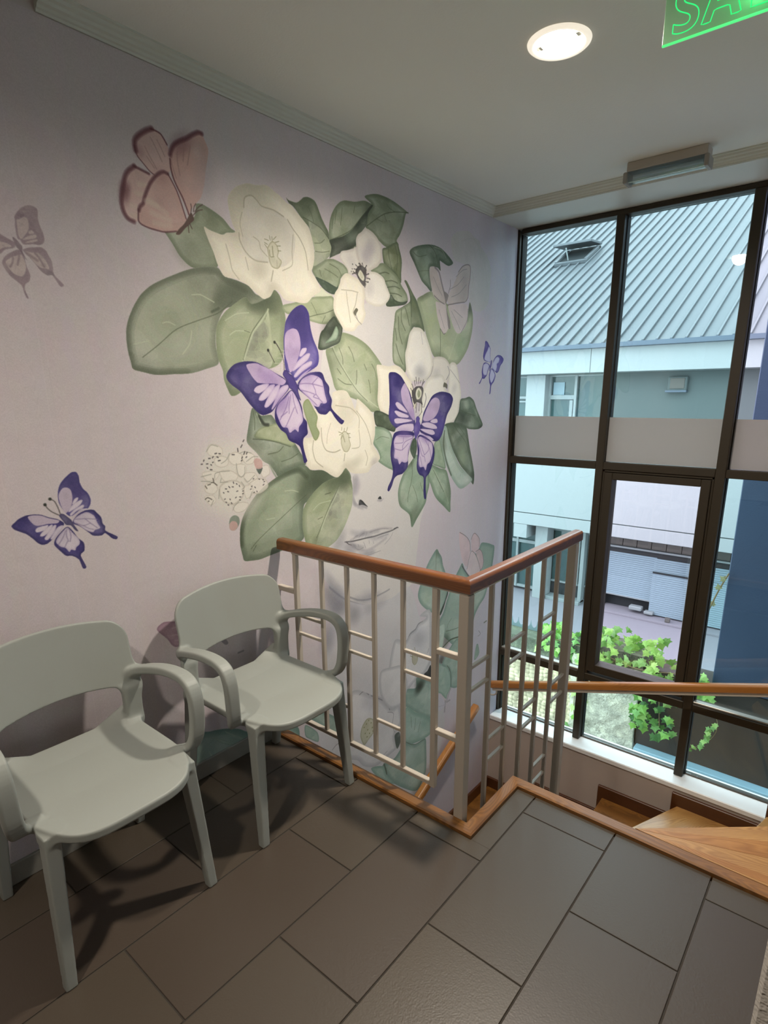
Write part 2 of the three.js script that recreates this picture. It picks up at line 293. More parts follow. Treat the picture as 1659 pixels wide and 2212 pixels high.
// ------------------------------------------------------------------ balustrade and handrails
const railP = (() => { const p = []; const w = 0.0235, h = 0.047; // rounded-top hardwood profile, origin at the middle of its underside
  p.push([-w + 0.004, 0], [w - 0.004, 0], [w, 0.004], [w, h * 0.55]);
  for (let i = 1; i < 8; i++) { const a = (i / 8) * 90 * R; p.push([w - 0.016 + 0.016 * Math.cos(a), h - 0.02 + 0.016 * Math.sin(a) + 0.003]); }
  for (let i = 1; i < 8; i++) { const a = (90 + (i / 8) * 90) * R; p.push([-w + 0.016 + 0.016 * Math.cos(a), h - 0.02 + 0.016 * Math.sin(a) + 0.003]); }
  p.push([-w, h * 0.55], [-w, 0.004]); return p; })();
{
  const b = thing('balustrade', 'L-shaped white steel balustrade with ladder rungs and a varnished wooden handrail at the stairwell', 'railing');
  const ZR = -1.5265, XR = 0.9375, RY = 0.862, RYp = RY - 0.008;
  part('handrail', run(railP, V(0.028, RY, ZR), V(XR, RY, ZR), { n1: V(1, 0, -1) }), M.rail, b);
  part('handrail', run(railP, V(XR, RY, ZR), V(XR, RY, -2.425), { n0: V(1, 0, -1), vOff: 0.13 }), M.rail, b);
  const bar = (n, x0, x1, y0, y1, z0, z1, e = 0.002) => part(n, box(x0, x1, y0, y1, z0, z1, e), M.white, b);
  bar('flat_bar', 0.105, XR + 0.01, RYp, RY, ZR - 0.014, ZR + 0.014, 0.001); bar('flat_bar', XR - 0.014, XR + 0.014, RYp, RY, -2.415, ZR - 0.0145, 0.001);
  bar('post', 0.9165, 0.9535, -0.28, RYp, ZR - 0.018, ZR + 0.018); bar('post', 0.9165, 0.9535, -1.02, RYp, -2.412, -2.376);
  const B1 = [0.265, 0.4025, 0.539, 0.6745], t = 0.0082;
  bar('frame_bar', 0.104, 0.124, 0.09, RYp, ZR - 0.01, ZR + 0.01); bar('frame_bar', 0.804, 0.826, 0.082, RYp, ZR - 0.01, ZR + 0.01);
  bar('bottom_bar', 0.124, 0.804, 0.086, 0.104, ZR - 0.01, ZR + 0.01);
  for (const x of B1) bar('baluster', x - t, x + t, 0.104, RYp, ZR - t, ZR + t);
  const X1 = [0.114, ...B1, 0.815], rung = (i, y) => bar('rung', X1[i] + 0.0088, X1[i + 1] - 0.0088, y - 0.006, y + 0.006, ZR - 0.0065, ZR + 0.0065, 0.0012);
  for (const i of [0, 2, 4]) { rung(i, 0.588); rung(i, 0.508); }
  for (const i of [1, 3]) rung(i, 0.257);
  bar('stub', 0.826, 0.9165, 0.618, 0.638, ZR - 0.011, ZR + 0.011); bar('stub', 0.826, 0.9165, 0.308, 0.328, ZR - 0.011, ZR + 0.011);
  bar('stub', 0.004, 0.104, 0.679, 0.701, ZR - 0.011, ZR + 0.011); bar('stub', 0.004, 0.104, 0.30, 0.32, ZR - 0.011, ZR + 0.011);
  const B2 = [-1.6845, -1.822, -1.9592, -2.0968, -2.235], XB = 0.9375;
  const low = [-0.12, -0.3, -0.45, -0.55, -0.7];
  B2.forEach((z, i) => bar('baluster', XB - t, XB + t, low[i], RYp, z - t, z + t));
  const Z2 = [ZR, ...B2, -2.394], rz = (i, y) => bar('rung', XB - 0.0065, XB + 0.0065, y - 0.006, y + 0.006, Z2[i + 1] + (i === 5 ? 0.018 : 0.0075), Z2[i] - (i === 0 ? 0.018 : 0.0075), 0.0012);
  for (const i of [0, 2, 4]) { rz(i, 0.585); rz(i, 0.497); }
  for (const i of [1, 3, 5]) { rz(i, 0.24); rz(i, 0.152); }
  for (const i of [2, 4]) { rz(i, -0.104); rz(i, -0.193); }
  for (const i of [3, 5]) { rz(i, -0.45); }
}
{
  const h = thing('handrail', 'sloping wooden handrail on a white bar running in front of the window', 'handrail');
  const z = -3.375, y = (x) => -0.553 + 0.314 * x;
  part('rail', run(railP, V(0.03, y(0.03), z), V(3.5, y(3.5), z)), M.rail2, h);
  part('flat_bar', run(roundRect(0.03, 0.022, 0.002, 1), V(0.05, y(0.05) - 0.011, z), V(3.48, y(3.48) - 0.011, z)), M.white, h);
  for (const x of [1.91, 2.556, 3.2]) part('bracket', tube([V(x, y(x) - 0.012, z), V(x, y(x) - 0.055, z), V(x, y(x) - 0.075, z - 0.03), V(x, y(x) - 0.078, -3.52)], 0.006), M.white, h);
  part('bracket', tube([V(0.075, y(0.075) - 0.012, z), V(0.075, y(0.075) - 0.05, z), V(0.05, y(0.075) - 0.07, z), V(0.0045, y(0.075) - 0.07, z)], 0.006), M.white, h);
  const h2 = thing('handrail', 'short wooden handrail sloping down along the mural wall inside the stairwell', 'handrail');
  const yz = (q) => -0.605 - 0.497 * (q + 3.15), x = 0.052;
  part('rail', run(railP, V(x, yz(-3.15) + 0.0, -3.15), V(x, yz(-1.6), -1.6)), M.rail2, h2);
  for (const q of [-3.05, -2.55, -2.0]) part('bracket', tube([V(x, yz(q), q), V(x, yz(q) - 0.04, q), V(x - 0.02, yz(q) - 0.055, q), V(0.0045, yz(q) - 0.055, q)], 0.005), M.white, h2);
}

// ------------------------------------------------------------------ the printed mural
{
  const U0 = -620, U1 = 3515, V0 = -1560, V1 = 2442, W_ = 2048, H_ = 2048;   // wall millimetres
  const cv = document.createElement('canvas'); cv.width = W_; cv.height = H_;
  const cx = cv.getContext('2d'), sx = W_ / (U1 - U0), sy = H_ / (V1 - V0);
  const nums = (s) => { const v = s.split(' ').map(Number), o = []; for (let i = 0; i + 1 < v.length; i += 2) o.push([(v[i] - U0) * sx, (V1 - v[i + 1]) * sy]); return o; };
  const curve = (p, closed) => {                            // smooth line through the points
    cx.beginPath(); const n = p.length, at = (i) => closed ? p[(i + n) % n] : p[Math.max(0, Math.min(n - 1, i))];
    cx.moveTo(p[0][0], p[0][1]);
    for (let i = 0; i < (closed ? n : n - 1); i++) {
      const a = at(i - 1), b = at(i), c = at(i + 1), d = at(i + 2), k = 0.15;
      cx.bezierCurveTo(b[0] + (c[0] - a[0]) * k, b[1] + (c[1] - a[1]) * k, c[0] - (d[0] - b[0]) * k, c[1] - (d[1] - b[1]) * k, c[0], c[1]);
    }
    if (closed) cx.closePath();
  };
  const rgba = (h, a) => { const v = parseInt(h.slice(1), 16); return `rgba(${v >> 16},${(v >> 8) & 255},${v & 255},${a})`; };
  // fill colours: [colour, rim colour, mottling, opacity]
  const K = {
    petalb: ['#e6e0d6', '#b4ae9f', 0.04, 0.75],
    face: ['#dcdad4', '', 0.02, 0.8], neck: ['#d2d2d3', '', 0.02, 0.75], ghost: ['#cfd0c6', '', 0.02, 0.55], ghost2: ['#cfcbd8', '', 0.02, 0.7],
    leaf: ['#a9b190', '#7d8768', 0.09, 1], leaflight: ['#b9c2a2', '', 0.06, 0.85], leaflime: ['#b0bb98', '#8b977a', 0.07, 1], leafmid: ['#98a287', '#69755a', 0.1, 1], leafmid2: ['#8f9a82', '#5d694f', 0.1, 1],
    leafgrey: ['#a3a993', '#6d7762', 0.1, 1], leafdk: ['#76815f', '#4f5a43', 0.13, 1], leafdk2: ['#71836f', '#43523f', 0.13, 1], leafdk3: ['#84907a', '#576350', 0.12, 1], leafdark: ['#4f5b47', '#333d2c', 0.15, 1], leafg: ['#9caf97', '#67806a', 0.1, 1], leafg3: ['#98a48d', '#5c6b58', 0.1, 1],
    leafpale: ['#bdd0c3', '#8fa596', 0.07, 0.95], leafsea: ['#9bb1a4', '#748f82', 0.09, 1], leafsea2: ['#a9bfb3', '#7d9d8f', 0.08, 1], leafsea3: ['#86a597', '#66867a', 0.16, 0.9], leafstem: ['#8a9a84', '', 0, 1], limegr: ['#98a37e', '#85925f', 0.08, 1],
    petal: ['#f0ebda', '#d9d3bf', 0.03, 1], petal2: ['#e4dfd6', '#c7c1b6', 0.03, 1], petalw: ['#efebe1', '#d3cdc0', 0.03, 1], petalc: ['#d9dcc4', '#b9c0a0', 0.04, 1], petalin: ['#ded8cb', '', 0.03, 0.7], petalgrey: ['#dcdadb', '#a9a8ac', 0.05, 1],
    pink: ['#dab9b4', '', 0.06, 0.95], pink2: ['#d9b2aa', '', 0.06, 0.95], pinkpale: ['#ddc5cb', '', 0.05, 0.9], pinkpale2: ['#e3d2d6', '', 0.04, 0.95], greypink: ['#cbc0bb', '', 0.05, 0.95], greypinkhi: ['#dacdcd', '', 0.05, 0.95],
    purpled: ['#35286f', '#261d58', 0.12, 1], purplem: ['#5b4a9c', '#3d3280', 0.14, 1], purpled2: ['#453c78', '#2c2858', 0.13, 1], purplem2: ['#645b92', '#3d3670', 0.16, 1],
    lilac: ['#c3add0', '', 0.08, 1], lilac2: ['#d6c6dc', '#baa4cc', 0.05, 1], lilac3: ['#cdc9e6', '#a9a4d2', 0.06, 1], lilac4: ['#c2b4c6', '', 0.08, 1], lilac5: ['#d6ccd8', '#b9abc2', 0.05, 1],
    body: ['#4f3f86', '#362a66', 0.2, 1], body2: ['#62509a', '#44397e', 0.15, 1], body3: ['#5a5478', '#3c3558', 0.2, 1],
    mauvef: ['#8f7a84', '', 0.07, 0.72], mauvehi: ['#cabcbb', '', 0.05, 0.95], mauved: ['#7c6a74', '', 0.08, 0.7], mauve: ['#a48796', '#8f7282', 0.08, 0.9], brown: ['#5c4138', '', 0.1, 1],
    black: ['#2b2c2b', '', 0.1, 0.95], blackst: ['#2f2c2b', '', 0.2, 0.8], dkgreen: ['#4a5a48', '#2f3c30', 0.15, 1], dark2s: ['#4f5a55', '', 0.1, 0.9], dark3: ['#6d6b73', '', 0.05, 0.6],
    stamen: ['#cfccb4', '#94936d', 0.12, 0.75], stamen2: ['#bcbaa0', '#98967a', 0.16, 0.85], stamendk: ['#5f5c4c', '', 0.1, 0.9], stamenw: ['#dddccb', '#a9a990', 0.05, 1], stamengr: ['#8f9478', '', 0.1, 0.9], stamengr2: ['#b9b49e', '#8b876c', 0.1, 0.9], grey: ['#9d9b9f', '', 0.05, 0.6],
    budpink: ['#c9a6a0', '', 0.08, 0.9], budgreen: ['#7f8b7c', '', 0.1, 0.9], greydkf: ['#8f8784', '', 0.1, 0.9],
  };
  // line and blot colours: [colour, opacity]
  const S = {
    greyline: ['#85838a', 0.6], greyfine: ['#77747a', 0.7], lip: ['#6d6a70', 0.5], lip2: ['#a3a1a6', 0.4], blackline: ['#33302f', 0.9], ghostline: ['#b9b9ae', 0.5], dark: ['#5d6750', 0.55], dark2: ['#454f3b', 0.7], black: ['#23271f', 0.85], veindark: ['#48543c', 0.7], veinlight: ['#c9d1b6', 0.7],
    lightgreen: ['#b8c4a0', 0.6], green2: ['#8fb79a', 0.5], lilacgrey: ['#a099a5', 0.7], grey: ['#7d7b82', 0.7], petalline: ['#a39c86', 0.75], petalshade: ['#b0a997', 0.7], petalhi: ['#f8f3e0', 0.7], petalw: ['#f2f0ee', 0.7], stamenline: ['#77764f', 0.85], stamendk: ['#4b473c', 0.8],
    leafg: ['#9caf97', 0.7], face: ['#dcdad4', 0.8], blossom: ['#dfdacf', 0.6], blossomline: ['#8f8d80', 0.65], maroon: ['#552430', 0.8], maroonfine: ['#5a2c34', 0.85], pinkline: ['#a4807e', 0.5], pinkhi: ['#dccbbd', 0.6], lav: ['#b3a8ad', 0.5], brown: ['#4f3530', 0.9],
    greydk: ['#6d6468', 0.75], greydk2: ['#57545a', 0.9], lilacline: ['#8871a6', 0.75], lilacdk: ['#8d74ae', 0.6], lilacline2: ['#8d80a0', 0.7], lilacdk2: ['#85789c', 0.6], purpled: ['#35296e', 0.8], purplel: ['#7766ac', 0.7], purplem: ['#5d4e9e', 0.8], purpled2: ['#3a3268', 0.8],
    antenna: ['#3b3733', 0.9], hair: ['#c2c0b0', 0.7], mauvef: ['#8f7c84', 0.6], mauvel: ['#c2a9b6', 0.8], black2: ['#222', 1], stamengr: ['#85865f', 0.8], leafstem: ['#7f9079', 1],
  };
  cx.fillStyle = '#d3c9cc'; cx.fillRect(0, 0, W_, H_);
  { // paper tone: lavender that drifts slightly in hue, as printed
    const g = cx.createLinearGradient(0, 0, W_, 0); g.addColorStop(0, 'rgba(204,192,190,0.5)'); g.addColorStop(0.55, 'rgba(203,192,198,0)'); g.addColorStop(1, 'rgba(206,206,226,0.6)'); cx.fillStyle = g; cx.fillRect(0, 0, W_, H_);
    for (let i = 0; i < 260; i++) { const x = rnd() * W_, y = rnd() * H_, r = rr(40, 200), q = cx.createRadialGradient(x, y, 0, x, y, r), c = rnd() < 0.5 ? '232,220,226' : '176,166,176'; q.addColorStop(0, `rgba(${c},0.05)`); q.addColorStop(1, `rgba(${c},0)`); cx.fillStyle = q; cx.fillRect(x - r, y - r, 2 * r, 2 * r); }
  }
  const soft = (x, y, r, c, a) => { const q = cx.createRadialGradient(x, y, 0, x, y, r); q.addColorStop(0, rgba(c, a)); q.addColorStop(0.5, rgba(c, a * 0.6)); q.addColorStop(1, rgba(c, 0)); cx.fillStyle = q; cx.fillRect(x - r, y - r, 2 * r, 2 * r); };
  function W(kind, s) {                                     // watercolour patch
    const p = nums(s), [c, rim, mott, al] = K[kind]; curve(p, true); cx.save(); cx.fillStyle = rgba(c, al); cx.fill(); cx.clip();
    let x0 = 1e9, x1 = -1e9, y0 = 1e9, y1 = -1e9; for (const [x, y] of p) { x0 = Math.min(x0, x); x1 = Math.max(x1, x); y0 = Math.min(y0, y); y1 = Math.max(y1, y); }
    const d = Math.min(x1 - x0, y1 - y0), n = Math.min(70, Math.ceil((x1 - x0) * (y1 - y0) / 220));
    for (let i = 0; i < n; i++) soft(rr(x0, x1), rr(y0, y1), rr(0.08, 0.3) * d + 3, rnd() < 0.5 ? '#ffffff' : (rim || '#55505a'), mott * rr(0.4, 1.2));
    if (/^leaf|^purple|^dkg|^mauve/.test(kind)) for (let i = 0, m = Math.min(26, 5 + n / 3); i < m; i++) {      // overlapping washes with crisp edges
      const bx = rr(x0, x1), by = rr(y0, y1), br = rr(0.05, 0.26) * d, q = []; for (let k = 0; k < 9; k++) { const a = k / 9 * 6.283, l = br * rr(0.55, 1.3); q.push([bx + l * Math.cos(a) * 1.25, by + l * Math.sin(a)]); }
      curve(q, true); cx.fillStyle = rnd() < 0.5 ? rgba(rim || '#4a4450', rr(0.05, 0.13)) : `rgba(255,255,235,${rr(0.03, 0.09)})`; cx.fill();
    }
    if (rim) for (let k = 0; k < 4; k++) { curve(p, true); cx.strokeStyle = rgba(rim, 0.22); cx.lineWidth = Math.max(1.2, Math.min(26, d * 0.16) * (1 - k / 4.2)); cx.stroke(); }
    cx.restore();
  }
  function L(kind, w, s) { const p = nums(s), [c, a] = S[kind]; cx.lineCap = cx.lineJoin = 'round'; const lw = Math.max(1, w * 0.16 * 1.7); for (let k = 0; k < 3; k++) { curve(p, false); cx.strokeStyle = rgba(c, a * 0.45); cx.lineWidth = Math.max(0.8, lw * (w > 11 ? 1.5 - 0.5 * k : 1.15 - 0.25 * k)); cx.stroke(); } }
  function B(kind, r, al, s) { const c = (S[kind] ?? K[kind])[0]; const p = nums(s), q = r * 0.17 * 2.9;
    if (p.length === 1) { soft(p[0][0], p[0][1], q, c, al * 0.8); return; }
    for (let i = 0; i + 1 < p.length; i++) { const [x0, y0] = p[i], [x1, y1] = p[i + 1], m = Math.max(1, Math.round(Math.hypot(x1 - x0, y1 - y0) / (q * 0.3))); for (let k = 0; k <= m; k++) soft(x0 + (x1 - x0) * k / m, y0 + (y1 - y0) * k / m, q, c, al * 0.2); } }
  function D(kind, r, s) { const c = (S[kind] ?? K[kind])[0]; for (const [x, y] of nums(s)) { cx.beginPath(); cx.arc(x, y, Math.max(0.9, r * 0.13 * 2), 0, 7); cx.fillStyle = rgba(c, 0.9); cx.fill(); } }
  function C(_, s) { cx.save(); curve(nums(s), true); cx.clip(); }
  function U() { cx.restore(); }
W('face','2112 1877 2339 1902 2309 1594 2442 1230 2582 952 2541 794 2497 556 2463 459 2283 427 2095 444 1926 526 1808 636 1766 742 1799 812 1927 965 1874 1163 1799 1389 1842 1694 1930 1793');
W('neck','1826 623 1926 526 2095 444 2283 427 2446 447 2535 250 2632 13 2712 -265 2825 -578 2676 -911 2339 -913 1939 -607 1720 -157 1733 89 1773 269 1827 441');
B('grey',60,0.35,'1836 576 1864 546 1893 503 1832 498');
B('grey',60,0.6,'1987 453 2002 401 1954 439');
B('grey',60,0.7,'1800 607 1828 567 1878 519 1924 483 1861 467 1811 527');
B('grey',50,0.35,'2070 429 2157 416 2230 432');
B('grey',60,0.4,'1828 420 1811 357 1793 294');
B('grey',60,0.25,'1821 422 1796 373 1779 322 1840 347');
C('','1826 623 1926 526 2095 444 2283 427 2446 447 2535 250 2712 -265 2341 -348 1733 89 1827 441');
L('greyline',16,'1780 651 1851 583 1925 523 2054 463 2131 448 2230 463');
U();
C('','1768 775 1799 812 1927 965 1998 1195 2503 1153 2582 952 2541 794 2497 556 2463 459 2283 427 2095 444 1926 526 1808 636 1766 742');
L('greyline',14,'1957 523 2021 490 2080 474 2132 469 2231 476 2268 481');
B('grey',40,0.3,'2055 505 2141 488');
B('grey',35,0.25,'1797 690 1838 625');
B('lilacgrey',26,0.45,'2022 1104 2042 1065 2025 1030 2032 1089');
B('grey',14,0.5,'2007 980 2039 960 2073 947');
B('grey',22,0.35,'1980 847 2013 833 2081 825 2052 818');
B('grey',34,0.4,'1924 789 1967 772 2010 740');
B('grey',26,0.3,'2073 715 2138 713');
U();
W('black','2040 967 2044 990 2054 992 2068 984 2085 968 2105 950 2085 959 2062 966');
W('black','2182 979 2192 988 2202 989 2210 977 2206 974');
L('blackline',7,'1936 805 1973 800 2035 796 2092 795 2152 792 2219 795 2289 797 2335 806');
L('blackline',5,'1973 800 2035 797 2092 795 2134 794');
L('blackline',7,'1946 803 1962 790 1984 780');
L('blackline',9,'2308 803 2335 806 2344 803');
B('grey',16,0.6,'1997 1011 2007 987 2017 970');
B('grey',12,0.6,'2040 990 2068 963 2096 947');
B('grey',26,0.55,'2022 1104 2012 1061 2005 1025');
B('grey',20,0.6,'1973 790 2000 773 2034 759 2068 748');
B('grey',16,0.5,'2013 818 2070 819 2128 816 2188 815');
B('grey',12,0.7,'1989 779 2011 767');
B('grey',44,0.5,'1927 857 1904 823 1882 790 1855 772');
B('grey',22,0.45,'2033 723 2090 715 2150 714');
B('grey',8,0.6,'2185 974 2209 966');
B('grey',18,0.3,'2092 807 2151 780 2213 780 2263 787');
B('grey',44,0.4,'1945 758 1976 724 1922 728');
B('grey',30,0.4,'2003 500 2061 476 2121 476 2183 476');
B('grey',36,0.35,'1824 650 1874 591 1915 548');
L('lip',13,'1946 803 1990 798 2035 797 2092 796 2152 793 2219 796 2289 798 2335 805');
L('lip2',22,'1978 784 2011 757 2068 736 2126 734 2187 748 2244 766');
L('lip2',22,'1974 804 2013 814 2052 820 2081 825 2110 823 2158 825 2226 821 2289 808');
L('lip2',16,'2000 1018 2007 991 2023 973 2056 961 2096 947');
L('lip2',16,'2179 971 2203 965 2221 973');
L('lip2',16,'2005 1106 2009 1062 2003 1025');
L('greyfine',3,'1996 805 2013 818 2030 818');
L('greyfine',3,'2035 806 2052 818 2076 824');
L('greyfine',3,'2081 801 2093 814 2096 826');
L('greyfine',3,'2116 818 2152 822 2213 821 2263 812');
L('greyfine',3,'2006 764 2033 747 2068 752');
L('greyfine',3,'2069 779 2080 757 2085 744');
L('greyfine',3,'2110 779 2112 763');
L('greyfine',3,'2142 769 2145 756');
L('greyfine',3,'2176 779 2206 781 2263 783');
L('greyfine',3,'2028 776 2034 763');
L('greyfine',3,'2044 717 2090 705 2150 706 2199 708');
L('greyfine',3,'2302 788 2276 760 2231 735');
W('ghost','2793 2262 2836 2299 2896 2318 2965 2327 3023 2307 3073 2301 3092 2272 3163 2236 3212 2170 3208 2112 3197 2026 3182 1983 3114 1942 3029 1942 2976 2001 2980 2081 2935 2154 2827 2167 2795 2222');
L('ghostline',5,'2891 2265 2952 2290 3024 2296 3076 2254 3088 2208');
L('ghostline',6,'3000 2140 3019 2102 3006 2053');
L('ghostline',4,'3093 2257 3141 2184 3175 2082');
W('leafmid','1258 2052 1269 2091 1293 2096 1335 2085 1371 2070 1401 2046 1420 2037 1378 2020 1337 1989 1333 1911 1241 1894 1194 1919 1164 1959 1135 1992 1111 2009 1111 2012 1164 2014 1213 2029');
B('dark',60,0.45,'1196 1964 1223 1926 1269 1948 1302 1945');
B('dark',40,0.25,'1303 2070 1340 2060');
W('leafgrey','978 1682 989 1712 1010 1750 1041 1790 1087 1825 1149 1856 1222 1887 1284 1903 1334 1909 1359 1886 1411 1878 1464 1866 1493 1843 1534 1828 1472 1775 1383 1786 1343 1767 1310 1708 1302 1648 1308 1591 1259 1571 1195 1554 1127 1549 1065 1545 1016 1553 985 1561 980 1582 975 1612 974 1649');
C('','978 1682 989 1712 1010 1750 1041 1790 1087 1825 1149 1856 1222 1887 1284 1903 1334 1909 1359 1886 1411 1878 1464 1866 1493 1843 1534 1828 1472 1775 1383 1786 1343 1767 1310 1708 1302 1648 1308 1591 1259 1571 1195 1554 1127 1549 1065 1545 1016 1553 985 1561 980 1582 975 1612 974 1649');
L('dark',34,'975 1612 979 1676 996 1726 1040 1786 1099 1830 1196 1873 1283 1896 1337 1893 1372 1873 1448 1849');
L('dark',40,'977 1602 985 1564 1054 1550 1178 1554');
B('dark2',70,0.9,'1380 1859 1428 1850 1467 1844 1348 1819 1387 1823');
B('dark2',32,0.6,'1340 1829 1328 1798 1297 1762');
B('dark2',40,0.5,'1321 1870 1300 1888');
B('lightgreen',150,0.35,'1143 1771 1121 1714 1148 1667');
B('dark2',60,0.5,'1003 1570 1036 1560');
L('veindark',5,'1385 1804 1324 1761 1249 1732 1177 1705 1138 1684 1080 1639 1021 1598');
L('dark2',14,'1297 1762 1326 1776');
L('veinlight',7,'1222 1808 1257 1812 1309 1794');
L('veinlight',7,'1104 1709 1125 1714 1148 1706');
L('veinlight',6,'1167 1615 1197 1649 1210 1693');
L('veinlight',5,'996 1637 1050 1650');
U();
W('leaf','1310 1708 1327 1739 1358 1772 1404 1803 1446 1826 1474 1806 1534 1828 1562 1843 1585 1868 1611 1849 1626 1810 1634 1770 1624 1700 1606 1615 1559 1584 1492 1570 1410 1527 1396 1491 1355 1477 1338 1503 1326 1534 1324 1565 1309 1603 1304 1648');
C('','1310 1708 1327 1739 1358 1772 1404 1803 1446 1826 1474 1806 1534 1828 1562 1843 1585 1868 1611 1849 1626 1810 1634 1770 1624 1700 1606 1615 1559 1584 1492 1570 1410 1527 1396 1491 1355 1477 1338 1503 1326 1534 1324 1565 1309 1603 1304 1648');
B('dark2',60,0.8,'1475 1814 1521 1800 1560 1823 1594 1835 1444 1811');
B('dark2',40,0.3,'1579 1786 1612 1772');
B('dark2',50,0.8,'1348 1507 1356 1483');
W('leaflight','1547 1798 1533 1757 1477 1713 1447 1664 1418 1615 1388 1567 1465 1569 1548 1588 1558 1654 1555 1751');
L('veindark',6,'1547 1794 1501 1747 1466 1708 1442 1664 1417 1607');
L('veinlight',12,'1550 1795 1511 1748 1471 1705 1447 1660 1422 1611');
B('dark',50,0.3,'1523 1693 1486 1630');
L('veinlight',7,'1350 1738 1401 1765 1456 1774');
L('veinlight',8,'1365 1690 1396 1707 1456 1708');
L('veindark',5,'1431 1710 1456 1706');
U();
W('leafmid2','2116 2303 2150 2320 2206 2333 2282 2333 2355 2322 2425 2304 2405 2296 2386 2245 2361 2202 2336 2172 2348 2153 2262 2131 2175 2164 2119 2187 2137 2246 2166 2282');
L('veindark',7,'2425 2306 2324 2288 2252 2266 2193 2234 2125 2191');
L('veindark',4,'2324 2288 2282 2296 2264 2309');
L('veindark',5,'2246 2262 2263 2238');
L('veindark',3,'2193 2234 2234 2229');
B('dark',60,0.35,'2293 2186 2324 2205');
W('leafdk','2232 2116 2262 2131 2336 2165 2355 2140 2374 2093 2370 2038 2367 1994 2323 2028 2279 2043 2243 2059');
L('veindark',6,'2274 2126 2280 2092 2298 2046');
L('veindark',6,'2323 2149 2342 2102 2335 2044');
W('leafmid2','1666 2201 1678 2194 1716 2194 1739 2207 1757 2221 1784 2227 1815 2221 1832 2201 1849 2171 1872 2142 1887 2124 1891 2093 1902 2067 1891 2037 1860 2013 1831 1993 1792 1969 1794 2003 1805 2042 1790 2094 1778 2121 1748 2139 1723 2160 1698 2178 1678 2185');
C('','1666 2201 1678 2194 1716 2194 1739 2207 1757 2221 1784 2227 1815 2221 1832 2201 1849 2171 1872 2142 1887 2124 1891 2093 1902 2067 1891 2037 1860 2013 1831 1993 1792 1969 1794 2003 1805 2042 1790 2094 1778 2121 1748 2139 1723 2160 1698 2178 1678 2185');
W('leaflight','1779 2142 1815 2140 1852 2126 1884 2101 1902 2070 1886 2033 1841 2004 1793 1984 1801 2041 1790 2094');
B('dark2',50,0.5,'1774 2209 1750 2180 1796 2208');
B('black',40,0.8,'1674 2193 1694 2186');
B('dark2',30,0.6,'1880 2110 1885 2123');
L('veindark',6,'1748 2151 1802 2141 1847 2128 1889 2099');
L('veindark',4,'1778 2195 1794 2172 1806 2145');
L('veindark',5,'1807 2069 1840 2075 1864 2092');
L('veindark',5,'1810 2039 1848 2042 1891 2053');
B('lilacgrey',40,0.7,'1822 2007 1842 2023');
U();
W('leafmid','1891 2093 1890 2124 1896 2162 1913 2200 1944 2237 1984 2260 2052 2270 2111 2287 2149 2286 2168 2280 2137 2243 2125 2198 2091 2162 2058 2126 2054 2096 1993 2073 1900 2032 1890 2027 1902 2067');
C('','1891 2093 1890 2124 1896 2162 1913 2200 1944 2237 1984 2260 2052 2270 2111 2287 2149 2286 2168 2280 2137 2243 2125 2198 2091 2162 2058 2126 2054 2096 1993 2073 1900 2032 1890 2027 1902 2067');
W('leafdark','2168 2282 2115 2241 2070 2197 2027 2156 1974 2124 1893 2094 1902 2070 1890 2018 1982 2064 2063 2111 2141 2191');
B('black',44,0.7,'1902 2076 1932 2075 1983 2090 2025 2104');
B('leafg',36,0.6,'2037 2145 2005 2120');
B('black',36,0.5,'2154 2276 2120 2243');
L('veindark',4,'1973 2231 1966 2189 1960 2163');
L('veindark',4,'1938 2214 1926 2162');
L('veindark',4,'2051 2254 2042 2226');
L('veindark',4,'1917 2179 1910 2140');
L('veindark',6,'2160 2277 2093 2221 2027 2159 1964 2125 1893 2094');
U();
W('leafmid','1788 1968 1831 1993 1866 2017 1905 2026 1950 2021 1980 2012 2005 1986 1958 1963 1946 1936 1924 1897 1894 1890 1836 1915 1805 1942');
L('veindark',5,'1889 2005 1938 1993 1958 1970');
L('veindark',5,'1859 1982 1903 1972 1937 1960');
L('veindark',5,'1830 1974 1838 1950');
W('dkgreen','1805 1942 1838 1940 1876 1933 1925 1920 1936 1928 1924 1897 1884 1892 1841 1909');
W('petalc','1801 1879 1836 1908 1864 1893 1904 1883 1854 1875 1796 1869');
W('leaf','1623 1816 1685 1834 1777 1863 1854 1875 1904 1878 1912 1832 1950 1776 1939 1754 1889 1770 1829 1766 1763 1773 1704 1787 1638 1790');
L('veindark',6,'1750 1784 1802 1799 1851 1810 1917 1833');
L('veindark',4,'1776 1844 1794 1821 1807 1799');
L('veindark',4,'1834 1772 1855 1801');
B('black',40,0.7,'1911 1826 1920 1800 1930 1781');
W('leafdark','1844 1748 1868 1775 1907 1803 1933 1780 1956 1764 1950 1725 1933 1698 1886 1680 1840 1665 1807 1668 1817 1716 1829 1737');
B('black',60,0.6,'1867 1755 1881 1731 1921 1772');
W('leafg','1917 1764 1931 1744 1918 1713 1872 1697 1849 1693 1888 1724');
W('leafmid','2149 2017 2190 2044 2237 2061 2286 2044 2342 2019 2374 1983 2413 1951 2420 1918 2374 1902 2297 1882 2259 1882 2284 1921 2260 1969 2213 2005');
L('veindark',9,'2201 2010 2249 2024 2279 2022');
L('veindark',9,'2248 1985 2298 1995 2342 1990');
L('veindark',9,'2266 1962 2322 1973 2361 1967');
L('veindark',9,'2278 1939 2335 1942 2374 1935');
W('leafdark','2259 1882 2291 1933 2322 1914 2374 1909 2420 1920 2387 1899');
W('leafdk','2330 1865 2318 1822 2306 1751 2302 1680 2311 1630 2360 1613 2404 1589 2416 1667 2422 1730 2454 1787 2473 1806 2513 1802 2563 1791 2538 1856 2498 1925 2472 1951 2446 1976 2415 2007 2397 2008 2428 1967 2440 1922 2385 1892');
